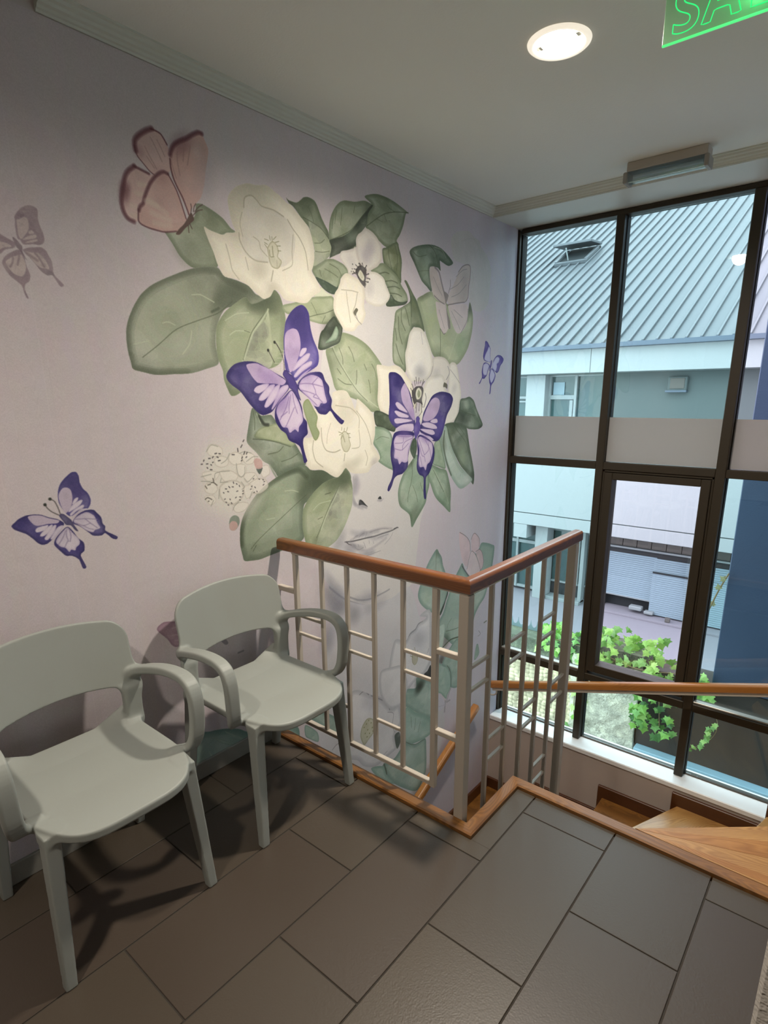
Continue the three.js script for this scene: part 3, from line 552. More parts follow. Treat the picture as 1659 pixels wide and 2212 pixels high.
W('leafmid','2330 1865 2318 1822 2306 1751 2302 1680 2311 1630 2360 1613 2398 1603 2404 1685 2416 1740 2448 1790 2454 1852 2440 1912 2385 1888');
L('veindark',9,'2403 1886 2422 1849 2435 1811');
L('veindark',9,'2372 1876 2372 1827 2403 1783');
L('veindark',9,'2348 1842 2354 1772 2378 1720');
L('veindark',9,'2329 1717 2348 1675 2385 1625');
L('veindark',9,'2324 1788 2336 1735');
L('dark2',8,'2397 2006 2428 1974 2447 1923 2454 1852');
W('leafdk2','2436 2137 2458 2161 2508 2180 2572 2196 2639 2204 2702 2199 2760 2179 2812 2150 2769 2129 2711 2138 2690 2139 2698 2096 2670 2106 2608 2101 2602 2068 2624 2012 2617 1986 2576 2006 2536 2026 2503 2061 2471 2098');
C('','2436 2137 2458 2161 2508 2180 2572 2196 2639 2204 2702 2199 2760 2179 2812 2150 2769 2129 2711 2138 2690 2139 2698 2096 2670 2106 2608 2101 2602 2068 2624 2012 2617 1986 2576 2006 2536 2026 2503 2061 2471 2098');
B('black',40,0.7,'2445 2132 2464 2107');
L('veindark',8,'2592 2198 2633 2184 2661 2156 2677 2108');
L('veindark',6,'2464 2145 2508 2132 2573 2149');
L('veindark',5,'2503 2064 2548 2074 2602 2082');
B('lightgreen',60,0.4,'2575 2057 2548 2096');
L('veinlight',5,'2640 2196 2709 2193 2746 2162');
U();
W('leaflime','2498 1936 2550 1963 2617 1986 2688 1968 2869 1910 2958 1886 2986 1974 3012 1944 3028 1892 3020 1821 2983 1735 2920 1669 2873 1642 2795 1642 2748 1670 2696 1676 2653 1672 2616 1711 2581 1770 2545 1842 2518 1894');
C('','2498 1936 2550 1963 2617 1986 2688 1968 2869 1910 2958 1886 2986 1974 3012 1944 3028 1892 3020 1821 2983 1735 2920 1669 2873 1642 2795 1642 2748 1670 2696 1676 2653 1672 2616 1711 2581 1770 2545 1842 2518 1894');
B('black',40,0.9,'2986 1962 2996 1930');
B('dark2',60,0.7,'2652 1690 2696 1684');
L('veinlight',9,'2866 1798 2844 1756 2816 1706 2786 1664');
L('veindark',7,'2703 1817 2709 1740 2707 1676');
B('green2',80,0.5,'2940 1762 2878 1709');
B('dark2',36,0.6,'2511 1948 2590 1979');
U();
W('leaf','1851 1663 1890 1678 1937 1701 1954 1738 1970 1742 2019 1735 2077 1718 2128 1694 2176 1658 2212 1626 2221 1609 2197 1568 2192 1523 2191 1479 2200 1430 2204 1400 2171 1401 2135 1405 2074 1443 2031 1460 1998 1469 1909 1499 1884 1551 1864 1608');
C('','1851 1663 1890 1678 1937 1701 1954 1738 1970 1742 2019 1735 2077 1718 2128 1694 2176 1658 2212 1626 2221 1609 2197 1568 2192 1523 2191 1479 2200 1430 2204 1400 2171 1401 2135 1405 2074 1443 2031 1460 1998 1469 1909 1499 1884 1551 1864 1608');
L('veinlight',10,'1894 1681 1923 1636 1961 1590 2004 1543 2058 1494 2118 1457 2190 1421');
L('veindark',5,'1890 1673 1919 1630 1953 1590 2000 1540 2053 1491 2113 1451');
L('veindark',6,'1932 1678 1951 1642 1954 1611');
L('veindark',6,'1993 1686 2016 1656 2028 1624');
L('veindark',6,'2043 1587 2042 1554 2037 1527');
L('veindark',6,'2095 1616 2112 1589');
L('veindark',6,'2148 1618 2170 1590 2183 1548');
L('veindark',6,'2124 1547 2133 1519 2136 1488');
L('veindark',6,'1917 1591 1940 1568');
L('veindark',6,'1919 1549 1963 1528 2008 1524');
B('dark',60,0.4,'1884 1629 1906 1604 1877 1654');
B('lightgreen',50,0.4,'2187 1528 2202 1614');
U();
W('petal','1292 2028 1314 2023 1363 2018 1383 2027 1420 2037 1410 2062 1401 2096 1397 2134 1411 2160 1441 2185 1488 2205 1526 2208 1574 2219 1613 2206 1635 2199 1671 2181 1686 2181 1718 2159 1751 2139 1775 2120 1789 2096 1798 2063 1803 2019 1793 1979 1784 1960 1812 1932 1832 1899 1820 1886 1787 1868 1749 1839 1688 1836 1634 1840 1607 1864 1584 1868 1563 1842 1531 1830 1509 1839 1476 1858 1459 1869 1410 1882 1362 1884 1344 1906 1334 1923 1322 1957 1306 1990');
C('','1292 2028 1314 2023 1363 2018 1383 2027 1420 2037 1410 2062 1401 2096 1397 2134 1411 2160 1441 2185 1488 2205 1526 2208 1574 2219 1613 2206 1635 2199 1671 2181 1686 2181 1718 2159 1751 2139 1775 2120 1789 2096 1798 2063 1803 2019 1793 1979 1784 1960 1812 1932 1832 1899 1820 1886 1787 1868 1749 1839 1688 1836 1634 1840 1607 1864 1584 1868 1563 1842 1531 1830 1509 1839 1476 1858 1459 1869 1410 1882 1362 1884 1344 1906 1334 1923 1322 1957 1306 1990');
B('petalshade',90,0.5,'1427 2161 1461 2177 1511 2189 1572 2194 1416 2123 1420 2088 1402 2067');
W('petalin','1464 2124 1471 2156 1501 2170 1526 2159 1546 2145 1600 2144 1649 2132 1681 2115 1703 2073 1688 1997 1628 1954 1554 1960 1501 1958 1459 1970 1446 2014 1451 2070');
L('petalline',9,'1464 2124 1471 2156 1501 2170 1526 2159 1546 2145 1600 2144 1649 2132');
L('petalline',8,'1668 2126 1694 2098 1727 2071 1755 2028 1766 1964');
L('petalline',9,'1436 2037 1438 2013 1460 1980 1501 1958 1559 1960');
L('petalline',7,'1458 1961 1468 1921');
L('petalline',8,'1376 1990 1388 1949 1396 1911 1423 1883');
L('petalline',6,'1693 2078 1684 2017 1681 1969 1631 1942');
L('petalline',9,'1584 1935 1572 1897');
L('petalline',6,'1499 2036 1524 2025 1531 2001 1560 1980');
L('petalline',5,'1455 2107 1443 2069 1452 2028');
B('petalshade',50,0.7,'1490 1928 1516 1925 1544 1942');
B('petalshade',90,0.5,'1610 2101 1547 2102');
B('petalshade',60,0.35,'1442 2056 1422 1973');
B('petalshade',40,0.6,'1585 1878 1556 1865');
B('petalhi',110,0.7,'1709 1932 1737 1904');
B('petalhi',90,0.6,'1323 1969 1478 1894');
U();
W('stamen','1562 2009 1578 2031 1592 2037 1609 2027 1617 2006 1611 1988 1629 1974 1618 1953 1603 1944 1580 1947 1568 1965 1565 1984');
L('stamenline',5,'1563 2022 1550 2026');
L('stamenline',5,'1569 2036 1551 2038');
L('stamenline',5,'1578 2038 1575 2053');
L('stamenline',5,'1592 2043 1607 2056');
L('stamenline',5,'1601 2035 1620 2042');
L('stamenline',5,'1609 2024 1626 2027');
L('stamenline',5,'1612 2008 1627 2010');
L('stamenline',5,'1587 2036 1586 2052');
L('stamenline',5,'1562 2009 1550 2020');
L('stamenline',6,'1586 2020 1588 1988');
L('stamenline',5,'1571 2004 1574 1982 1592 1985');
L('petalline',5,'1605 1974 1604 1951');
W('petal2','2057 2096 2055 2126 2069 2148 2097 2166 2119 2182 2152 2178 2180 2168 2203 2152 2226 2125 2226 2077 2202 2045 2166 2026 2137 2012 2109 1998 2082 2027 2061 2061');
W('petal2','1962 2064 1998 2074 2030 2082 2051 2096 2066 2058 2082 2027 2065 2005 2048 1992 2005 1983 1995 2001 1960 2029 1950 2043');
W('petalw','2137 2008 2172 2015 2207 2011 2242 1995 2260 1962 2285 1932 2272 1905 2235 1880 2187 1871 2140 1877 2112 1888 2101 1921 2108 1956 2126 1986');
W('petal','1990 1984 2032 1977 2069 1968 2096 1948 2107 1915 2100 1862 2110 1831 2087 1790 2058 1778 2030 1754 1971 1753 1935 1788 1911 1816 1904 1845 1914 1892 1936 1918 1952 1946 1963 1967');
B('lilacgrey',44,0.5,'2117 2087 2157 2120 2121 2054 2089 2075');
B('lilacgrey',40,0.4,'2007 2042 2033 2020');
B('lilacgrey',44,0.4,'2130 1918 2142 1961');
L('petalline',6,'1987 1911 1991 1874 2000 1835 2009 1788');
L('petalline',7,'2057 1912 2044 1866 2027 1830 2059 1799');
L('petalline',6,'1956 1914 2019 1918 2062 1916');
W('stamendk','2030 1831 2047 1850 2060 1844 2049 1829 2043 1818');
L('greyfine',6,'2043 1825 2059 1799 2081 1786');
L('blackline',7,'2065 2018 2049 2026');
L('blackline',7,'2060 2007 2038 2008');
L('blackline',7,'2054 1996 2027 1986');
L('blackline',7,'2088 2028 2074 2036');
L('blackline',7,'2098 2027 2093 2038');
L('blackline',7,'2110 2021 2121 2033');
L('blackline',7,'2120 2013 2115 2026');
L('blackline',7,'2120 1996 2137 2002');
L('blackline',7,'2120 1982 2142 1982');
L('blackline',7,'2114 1967 2131 1966');
L('blackline',7,'2102 1956 2113 1950');
L('blackline',7,'2048 1989 2032 1997');
L('blackline',7,'2082 2024 2071 2033');
D('black',5,'2030 2025 2071 2034 2093 2038 2121 2033 2021 1995 2027 2006 2142 1980 2131 1968 2114 1957 2108 1944 2131 2001');
W('blackst','2048 1999 2065 2022 2088 2028 2115 2019 2120 1999 2114 1974 2108 1946 2086 1954 2064 1974');
W('stamenw','2064 1988 2070 2002 2081 2009 2098 1996 2106 1980 2097 1967 2080 1973');
W('stamen','2076 1993 2081 2000 2092 1992 2094 1978 2083 1980');
W('petal','2183 1609 2208 1617 2270 1612 2328 1618 2381 1600 2429 1561 2458 1537 2479 1479 2487 1412 2294 1384 2242 1389 2204 1410 2187 1457 2194 1534');
W('petalw','2416 1585 2408 1617 2402 1672 2415 1708 2435 1768 2462 1797 2490 1805 2533 1803 2569 1781 2600 1739 2631 1683 2640 1624 2618 1581 2588 1556 2544 1546 2486 1546 2450 1549');
W('petal2','2639 1662 2677 1674 2740 1673 2782 1655 2808 1621 2793 1568 2762 1532 2665 1565 2618 1573 2640 1624');
W('petalw','2799 1630 2840 1651 2875 1632 2904 1552 2925 1479 2910 1432 2895 1372 2853 1332 2786 1316 2752 1326 2766 1389 2788 1470');
W('petalw','2574 1538 2603 1564 2664 1582 2727 1584 2761 1550 2754 1523 2779 1497 2813 1479 2782 1434 2655 1347 2532 1351 2545 1479');
B('grey',50,0.45,'2543 1613 2500 1587 2573 1580');
B('grey',40,0.3,'2695 1592 2649 1586');
B('grey',30,0.25,'2838 1497 2862 1524');
L('greyfine',8,'2783 1629 2800 1594 2769 1558');
L('greyfine',5,'2640 1624 2626 1586 2588 1556');
L('greyfine',5,'2808 1612 2860 1578 2905 1543');
L('greyfine',3,'2533 1787 2548 1728');
W('stamendk','2742 1521 2749 1543 2765 1541 2782 1532 2779 1510 2762 1519');
W('blackst','2458 1496 2479 1512 2500 1521 2544 1521 2559 1500 2545 1454 2553 1428 2531 1437 2501 1442 2480 1433 2465 1454');
L('blackline',7,'2486 1525 2479 1550');
L('blackline',7,'2500 1533 2493 1566');
L('blackline',7,'2515 1534 2518 1563');
L('blackline',7,'2529 1538 2536 1550');
L('blackline',7,'2544 1526 2566 1547');
L('blackline',7,'2544 1521 2558 1555');
L('blackline',7,'2472 1508 2458 1533');
L('blackline',7,'2465 1492 2447 1512');
L('blackline',7,'2465 1467 2451 1463');
L('blackline',7,'2494 1437 2487 1412');
L('blackline',7,'2502 1437 2495 1391');
L('blackline',7,'2523 1437 2520 1399');
L('blackline',7,'2538 1437 2546 1390');
L('blackline',7,'2480 1438 2473 1421');
L('blackline',7,'2546 1428 2553 1415');
D('black',4,'2493 1566 2518 1563 2536 1550 2458 1531 2486 1548 2495 1391 2520 1401 2546 1392 2566 1545');
W('stamenw','2490 1479 2497 1504 2519 1515 2541 1500 2541 1475 2523 1458 2501 1456');
W('stamengr','2505 1483 2515 1504 2530 1492 2530 1475 2516 1464');
L('greyfine',5,'2575 1488 2583 1462 2561 1415');
W('leafdk2','2918 1451 2971 1460 3016 1467 3064 1445 3096 1401 3138 1351 3176 1300 3123 1278 3027 1282 2980 1294 2907 1311 2854 1322 2903 1386');
C('','2918 1451 2971 1460 3016 1467 3064 1445 3096 1401 3138 1351 3176 1300 3123 1278 3027 1282 2980 1294 2907 1311 2854 1322 2903 1386');
B('black',60,0.55,'2939 1385 2906 1339 3014 1345');
B('lightgreen',36,0.45,'2992 1408 2973 1432');
L('veindark',5,'2921 1395 2994 1374 3089 1358');
B('black',36,0.6,'3152 1286');
U();
W('leafdk2','2761 1314 2854 1327 2934 1310 2989 1293 3010 1248 3033 1178 3066 1096 3096 1006 3085 946 3013 1020 2936 1077 2851 1172 2806 1240');
C('','2761 1314 2854 1327 2934 1310 2989 1293 3010 1248 3033 1178 3066 1096 3096 1006 3085 946 3013 1020 2936 1077 2851 1172 2806 1240');
L('veindark',6,'2845 1322 2909 1268 2984 1211 3026 1139');
L('veindark',5,'2889 1316 2963 1261 3012 1219');
B('lightgreen',60,0.4,'2914 1167 2972 1094 2948 1194');
B('dark2',50,0.6,'2872 1303 2821 1277');
B('black',40,0.6,'3072 994');
U();
W('leafpale','2736 1304 2778 1307 2805 1250 2851 1172 2927 1078 3023 1014 3074 973 2980 938 2924 944 2849 1008 2785 1091 2740 1180 2714 1241');
L('dark2',16,'2762 1284 2756 1206 2784 1120 2840 1028');
B('face',60,0.8,'2996 997 3035 972');
L('veinlight',6,'2786 1297 2806 1222 2862 1132 2956 1036');
B('dark2',40,0.6,'2746 1253 2765 1178');
W('leafg','2666 1221 2714 1241 2740 1180 2767 1121 2778 1073 2710 1089 2652 1112 2667 1166');
W('leafg','2504 1170 2550 1148 2612 1125 2661 1102 2727 1078 2786 1062 2814 1011 2839 935 2838 861 2835 811 2768 856 2699 905 2665 943 2623 1014 2551 1086');
C('','2504 1170 2550 1148 2612 1125 2661 1102 2727 1078 2786 1062 2814 1011 2839 935 2838 861 2835 811 2768 856 2699 905 2665 943 2623 1014 2551 1086');
L('veinlight',6,'2653 1089 2712 1022 2773 948 2820 863');
L('veindark',6,'2661 1075 2712 1008 2765 940');
B('dark',50,0.5,'2801 891 2815 982');
U();
W('leafg','2453 1139 2482 1163 2504 1170 2597 1126 2613 1079 2623 1004 2600 942 2585 897 2508 824 2463 785 2440 858 2360 916 2343 984 2361 1043 2403 1100');
C('','2453 1139 2482 1163 2504 1170 2597 1126 2613 1079 2623 1004 2600 942 2585 897 2508 824 2463 785 2440 858 2360 916 2343 984 2361 1043 2403 1100');
L('veindark',6,'2461 1138 2465 1072 2454 1024 2432 973 2425 929');
L('veindark',5,'2469 1013 2499 964 2515 916');
L('veindark',5,'2537 1019 2560 970');
B('dark2',60,0.8,'2463 822 2508 885');
B('dark',50,0.5,'2389 925 2375 963');
B('dark2',36,0.5,'2453 1130');
U();
W('dkgreen','2446 1201 2467 1251 2496 1258 2504 1205 2482 1154');
W('leafdark','2161 1399 2204 1404 2268 1384 2327 1366 2320 1305 2280 1307 2216 1326 2172 1340');
W('leafg','2141 1325 2178 1332 2241 1321 2287 1294 2306 1236 2312 1117 2285 1116 2226 1142 2188 1166 2201 1186 2183 1219 2152 1254');
L('veindark',4,'2171 1268 2215 1282 2273 1271');
W('leafdk3','1444 1431 1471 1415 1486 1402 1532 1404 1548 1390 1568 1364 1609 1328 1652 1285 1678 1249 1700 1219 1708 1193 1655 1184 1604 1175 1557 1156 1537 1178 1513 1208 1480 1227 1450 1262 1416 1294 1408 1313 1417 1351 1428 1388');
C('','1444 1431 1471 1415 1486 1402 1532 1404 1548 1390 1568 1364 1609 1328 1652 1285 1678 1249 1700 1219 1708 1193 1655 1184 1604 1175 1557 1156 1537 1178 1513 1208 1480 1227 1450 1262 1416 1294 1408 1313 1417 1351 1428 1388');
W('leaf','1447 1321 1457 1342 1482 1357 1525 1365 1568 1367 1609 1328 1652 1285 1628 1276 1563 1294 1499 1308');
L('veindark',8,'1438 1315 1499 1308 1563 1294 1628 1273');
L('veindark',8,'1508 1251 1560 1257 1588 1276');
L('veindark',7,'1575 1216 1625 1225 1668 1242');
B('dark2',60,0.7,'1418 1306 1444 1292 1435 1280');
L('black',20,'1474 1399 1496 1370 1516 1366');
L('veindark',6,'1447 1419 1452 1387 1449 1349');
L('veinlight',6,'1462 1412 1480 1374');
B('lightgreen',70,0.4,'1559 1237 1604 1254');
U();
L('leafstem',12,'1513 1208 1528 1179 1544 1155');
W('leafg3','1345 948 1350 981 1365 1018 1392 1054 1428 1090 1472 1121 1517 1143 1576 1167 1636 1182 1698 1191 1741 1165 1801 1159 1837 1144 1873 1126 1917 1140 1940 1168 1973 1142 1977 1087 1784 1034 1693 1025 1679 945 1680 878 1639 855 1577 846 1508 838 1441 831 1394 834 1358 841 1350 865 1343 907');
C('','1345 948 1350 981 1365 1018 1392 1054 1428 1090 1472 1121 1517 1143 1576 1167 1636 1182 1698 1191 1741 1165 1801 1159 1837 1144 1873 1126 1917 1140 1940 1168 1973 1142 1977 1087 1784 1034 1693 1025 1679 945 1680 878 1639 855 1577 846 1508 838 1441 831 1394 834 1358 841 1350 865 1343 907');
L('dark2',36,'1347 906 1350 960 1374 1024 1427 1083 1499 1131 1598 1165 1668 1172 1710 1139');
B('dark2',80,1,'1740 1143 1815 1128 1840 1099 1708 1110 1777 1095');
B('dark2',46,0.7,'1688 1091 1665 1043 1706 1063');
B('lightgreen',140,0.4,'1549 1101 1500 1038 1580 1027');
B('dark2',60,0.6,'1360 863 1400 854');
L('veindark',5,'1706 1063 1636 1026 1563 986 1494 948 1430 911 1394 883');
L('veinlight',7,'1584 1093 1621 1092 1658 1080');
L('veinlight',7,'1479 989 1523 989');
L('veindark',6,'1420 892 1402 871');
U();
W('leaf','1676 962 1682 998 1707 1033 1746 1065 1800 1097 1855 1112 1906 1117 1938 1139 1954 1152 1969 1139 1989 1097 1998 1055 1993 982 1967 925 1927 868 1884 827 1836 806 1790 797 1723 815 1696 828 1684 866 1675 916');
C('','1676 962 1682 998 1707 1033 1746 1065 1800 1097 1855 1112 1906 1117 1938 1139 1954 1152 1969 1139 1989 1097 1998 1055 1993 982 1967 925 1927 868 1884 827 1836 806 1790 797 1723 815 1696 828 1684 866 1675 916');
W('leaflight','1906 1074 1967 1081 1998 1033 1984 960 1938 877 1873 822 1811 800 1747 810 1775 877 1817 942 1856 1016');
L('veindark',6,'1906 1074 1877 1034 1845 996 1813 950 1781 898 1754 859');
L('veinlight',12,'1909 1070 1882 1030 1850 991 1818 946 1785 893');
B('dark2',60,0.95,'1916 1112 1958 1126 1957 1090 1864 1093 1824 1080');
B('dark2',46,0.8,'1748 828 1763 839');
L('veinlight',8,'1742 989 1782 1012 1851 1016');
L('veindark',8,'1818 1049 1852 1052');
L('veindark',5,'1768 943 1798 949');
B('dark',50,0.3,'1866 905 1909 949');
U();
W('petal','1882 1482 1902 1495 1937 1500 1972 1495 1992 1475 2012 1444 2026 1416 2038 1443 2044 1462 2076 1446 2119 1418 2152 1388 2166 1347 2165 1296 2152 1248 2178 1213 2201 1181 2183 1163 2136 1145 2112 1120 2067 1118 2012 1123 1980 1134 1954 1154 1928 1132 1896 1117 1857 1132 1823 1153 1781 1164 1734 1168 1717 1187 1709 1204 1700 1254 1705 1300 1742 1304 1779 1316 1776 1355 1764 1388 1768 1421 1812 1420 1880 1435');
C('','1882 1482 1902 1495 1937 1500 1972 1495 1992 1475 2012 1444 2026 1416 2038 1443 2044 1462 2076 1446 2119 1418 2152 1388 2166 1347 2165 1296 2152 1248 2178 1213 2201 1181 2183 1163 2136 1145 2112 1120 2067 1118 2012 1123 1980 1134 1954 1154 1928 1132 1896 1117 1857 1132 1823 1153 1781 1164 1734 1168 1717 1187 1709 1204 1700 1254 1705 1300 1742 1304 1779 1316 1776 1355 1764 1388 1768 1421 1812 1420 1880 1435');
B('petalshade',90,0.4,'1938 1411 1989 1403 1908 1391');
L('petalline',7,'1900 1435 1949 1429 2000 1420 2052 1380 2051 1330');
L('petalline',9,'1808 1341 1810 1287 1832 1245 1881 1231 1922 1239');
L('petalline',5,'1867 1359 1845 1312 1839 1272');
L('petalline',7,'2037 1408 2095 1350 2127 1290 2138 1249');
L('petalline',6,'2051 1323 2054 1247 2000 1240');
L('petalline',8,'1759 1290 1752 1251 1768 1202 1810 1172');
L('petalline',9,'1952 1219 1945 1187');
L('petalline',6,'2092 1226 2108 1188 2096 1152');
B('petalshade',40,0.5,'1950 1166 2008 1164 2058 1185');
B('lilacgrey',40,0.5,'2159 1162');
B('petalshade',40,0.5,'1936 1472 1950 1455');
B('petalhi',90,0.4,'1826 1313 1896 1344');
U();
W('stamen','1928 1280 1934 1311 1955 1321 1981 1305 1985 1280 1992 1255 1973 1228 1947 1230 1932 1256');
L('stamenline',5,'1929 1308 1919 1305');
L('stamenline',5,'1940 1311 1915 1319');
L('stamenline',5,'1935 1325 1936 1339');
L('stamenline',5,'1950 1321 1953 1334');
L('stamenline',5,'1966 1320 1974 1337');
L('stamenline',5,'1970 1309 1991 1308');
L('stamenline',5,'1980 1291 1993 1290');
L('stamenline',5,'1945 1307 1928 1287');
L('stamenline',6,'1944 1300 1954 1272');
W('limegr','1707 1430 1736 1463 1768 1421 1788 1390 1780 1351 1796 1321 1778 1292 1756 1305');
B('blossom',90,0.75,'1246 1281 1280 1260 1335 1249 1394 1263 1234 1227 1275 1211 1330 1192 1389 1203 1431 1228 1469 1192 1235 1171 1307 1150 1365 1157 1223 1117 1265 1105 1322 1104 1381 1106 1307 1067 1353 1060 1394 1071 1424 1137');
W('petalb','1229 1282 1238 1305 1266 1306 1294 1289 1292 1265 1262 1261 1238 1266');
W('petalb','1258 1255 1291 1262 1316 1250 1314 1226 1284 1219 1259 1231');
W('petalb','1325 1265 1356 1272 1386 1254 1375 1226 1340 1223 1319 1241');
W('petalb','1377 1252 1410 1268 1441 1250 1431 1222 1398 1221');
W('petalb','1200 1206 1239 1211 1274 1201 1258 1178 1218 1176');
W('petalb','1275 1204 1320 1206 1356 1183 1338 1160 1293 1165');
W('petalb','1356 1225 1394 1218 1395 1186 1370 1172 1349 1191');
W('petalb','1388 1187 1436 1185 1450 1154 1416 1141 1385 1158');
W('petalb','1269 1149 1301 1167 1346 1165 1379 1139 1372 1097 1330 1073 1286 1086 1266 1117');
W('petalb','1400 1140 1442 1161 1488 1153 1498 1121 1454 1100 1413 1108');
W('petalb','1210 1165 1249 1167 1261 1140 1238 1124 1207 1138');
W('petalb','1202 1120 1238 1121 1250 1098 1223 1086');
W('petalb','1322 1068 1362 1078 1397 1067 1375 1043 1335 1040');
W('petalb','1462 1202 1504 1208 1510 1174 1475 1161');
W('petalb','1379 1135 1416 1138 1421 1104 1387 1088');
L('blossomline',6,'1225 1282 1248 1304 1276 1297');
L('blossomline',6,'1285 1234 1308 1245 1325 1268');
L('blossomline',6,'1251 1182 1256 1200 1278 1204');
L('blossomline',6,'1282 1204 1319 1203');
L('blossomline',6,'1352 1228 1356 1190 1371 1175 1388 1187 1390 1212');
L('blossomline',6,'1399 1231 1433 1247 1457 1245');
L('blossomline',6,'1195 1194 1238 1199');
L('blossomline',6,'1194 1178 1232 1172');
L('blossomline',6,'1268 1139 1262 1105');
L('blossomline',6,'1280 1179 1275 1167');
L('blossomline',6,'1386 1167 1401 1153 1435 1175');
L('blossomline',6,'1369 1156 1383 1135 1370 1127');
L('blossomline',6,'1403 1086 1417 1111');
L('blossomline',6,'1321 1052 1330 1067 1351 1080');
L('blossomline',6,'1226 1082 1239 1102');
L('blossomline',6,'1274 1164 1308 1163');
L('blossomline',6,'1371 1265 1395 1270 1426 1261');
L('blackline',8,'1364 1272 1363 1284');
L('blackline',8,'1378 1287 1385 1296');
L('blackline',8,'1390 1308 1395 1314');
L('blackline',8,'1390 1260 1395 1270');
L('blackline',8,'1402 1260 1406 1266');
L('blackline',8,'1379 1245 1383 1251');
L('blackline',8,'1399 1247 1403 1250');
L('blackline',8,'1376 1236 1380 1239');
L('blackline',8,'1336 1263 1346 1262');
L('blackline',8,'1211 1249 1213 1253');
L('blackline',8,'1200 1239 1205 1239');
L('blackline',8,'1222 1238 1228 1238');
L('blackline',8,'1233 1257 1240 1257');
L('blackline',8,'1249 1258 1253 1262');
L('blackline',8,'1261 1272 1269 1273');
L('blackline',8,'1278 1271 1285 1270');
L('blackline',8,'1269 1260 1274 1257');
L('blackline',8,'1273 1245 1282 1246');
L('blackline',8,'1248 1241 1251 1242');
L('blackline',8,'1236 1216 1243 1215');
L('blackline',8,'1240 1234 1243 1232');
L('blackline',8,'1223 1225 1226 1222');
L('blackline',7,'1284 1125 1287 1123');
L('blackline',7,'1294 1138 1300 1137');
L('blackline',7,'1310 1145 1315 1140');
L('blackline',7,'1332 1160 1334 1154');
L('blackline',7,'1345 1152 1349 1149');
L('blackline',7,'1358 1144 1360 1139');
L('blackline',7,'1325 1142 1331 1141');
L('blackline',7,'1303 1127 1308 1125');
L('blackline',7,'1344 1122 1350 1123');
L('blackline',7,'1372 1120 1376 1120');
L('blackline',7,'1371 1109 1375 1110');
L('blackline',7,'1356 1099 1362 1098');
L('blackline',7,'1355 1088 1359 1086');
L('blackline',7,'1337 1098 1341 1100');
L('blackline',7,'1311 1097 1313 1094');
L('blackline',7,'1300 1076 1304 1074');
L('blackline',7,'1287 1099 1291 1100');
L('blackline',7,'1292 1087 1295 1086');
L('blackline',7,'1316 1082 1319 1078');
L('blackline',7,'1426 1161 1430 1162');
L('blackline',7,'1454 1158 1458 1156');
L('blackline',7,'1473 1154 1477 1151');
L('blackline',7,'1478 1144 1483 1145');
L('blackline',7,'1415 1131 1419 1134');
L('blackline',7,'1410 1122 1414 1123');
L('blackline',7,'1431 1129 1435 1125');
L('blackline',7,'1425 1107 1429 1108');
L('blackline',7,'1440 1111 1442 1108');
L('blackline',7,'1473 1131 1478 1134');
W('dark2s','1445 1200 1476 1201 1460 1176');
W('budpink','1435 1228 1448 1240 1472 1231 1477 1211 1470 1198 1445 1200');
L('stamendk',8,'1209 1159 1215 1149');
L('stamendk',8,'1220 1161 1231 1163');
L('stamendk',8,'1235 1168 1246 1170 1244 1183');
L('stamendk',8,'1246 1167 1259 1156');
L('stamendk',8,'1204 1110 1215 1115 1232 1106');
L('stamendk',8,'1216 1101 1219 1102');
W('budgreen','1299 1003 1307 1024 1327 1031 1345 1021 1348 1001 1338 983 1321 972 1302 979');
W('budpink','1300 999 1313 1010 1332 1004 1338 986 1321 972 1302 979');
W('leafsea','2704 612 2731 583 2758 550 2773 499 2803 440 2812 385 2835 313 2809 262 2783 211 2756 186 2728 198 2688 215 2608 267 2550 319 2525 369 2536 416 2579 478 2609 533 2653 577');
C('','2704 612 2731 583 2758 550 2773 499 2803 440 2812 385 2835 313 2809 262 2783 211 2756 186 2728 198 2688 215 2608 267 2550 319 2525 369 2536 416 2579 478 2609 533 2653 577');
L('black',26,'2835 313 2809 262 2769 215 2749 188');
L('veindark',5,'2704 604 2699 539 2701 476');
B('dark2',36,0.5,'2704 593 2731 571');
B('lightgreen',60,0.35,'2632 359 2594 346');
U();
W('leafsea','2988 462 2952 433 2904 386 2863 330 2823 266 2784 194 2737 146 2738 100 2788 40 2900 -59 2979 -131 3137 -118 3152 39 3213 112 3285 160 3337 261 3372 366 3389 484 3352 510 3291 533 3216 548 3186 517 3140 484 3091 388 3078 352 3020 413');
L('veindark',7,'2820 60 2904 45 2962 39');
L('dark2',12,'2790 -37 2872 -15 2972 -28');
L('veindark',5,'2880 127 2846 105 2833 80');
B('dark2',50,0.7,'2821 43 2836 -3 2796 -31');
B('black',50,0.8,'2765 -120 2785 -102 2773 -139');
W('leafpale','2732 105 2805 114 2801 33 2783 -35 2742 -20');
W('leafsea2','2732 -136 2787 -153 2843 -191 2873 -237 2890 -296 2885 -355 2851 -394 2837 -414 2780 -354 2737 -311');
L('dark2',9,'2772 -130 2843 -182 2881 -244');
W('leafsea','2786 -144 2965 -39 2988 -362 2892 -354 2889 -287 2865 -212');
L('dark2',12,'2790 -37 2872 -15 2972 -28');
L('veindark',8,'2892 -349 2889 -287 2873 -224 2843 -182');
W('ghost2','3218 63 3262 120 3328 110 3330 -16 3298 -33 3325 -69 3315 -157 3218 -169 3169 -162 3163 -61');
L('greyfine',8,'3219 -66 3245 -97 3213 -105');
L('dark2',14,'3289 -30 3322 -27');
W('leafsea','3194 -170 3217 -165 3238 -231 3215 -260 3175 -263');
W('petalgrey','2309 169 2409 135 2454 172 2501 180 2530 204 2572 206 2609 218 2542 246 2652 240 2665 -58 2653 -94 2590 -143 2516 -146 2398 -192 2286 -167 2254 -18');
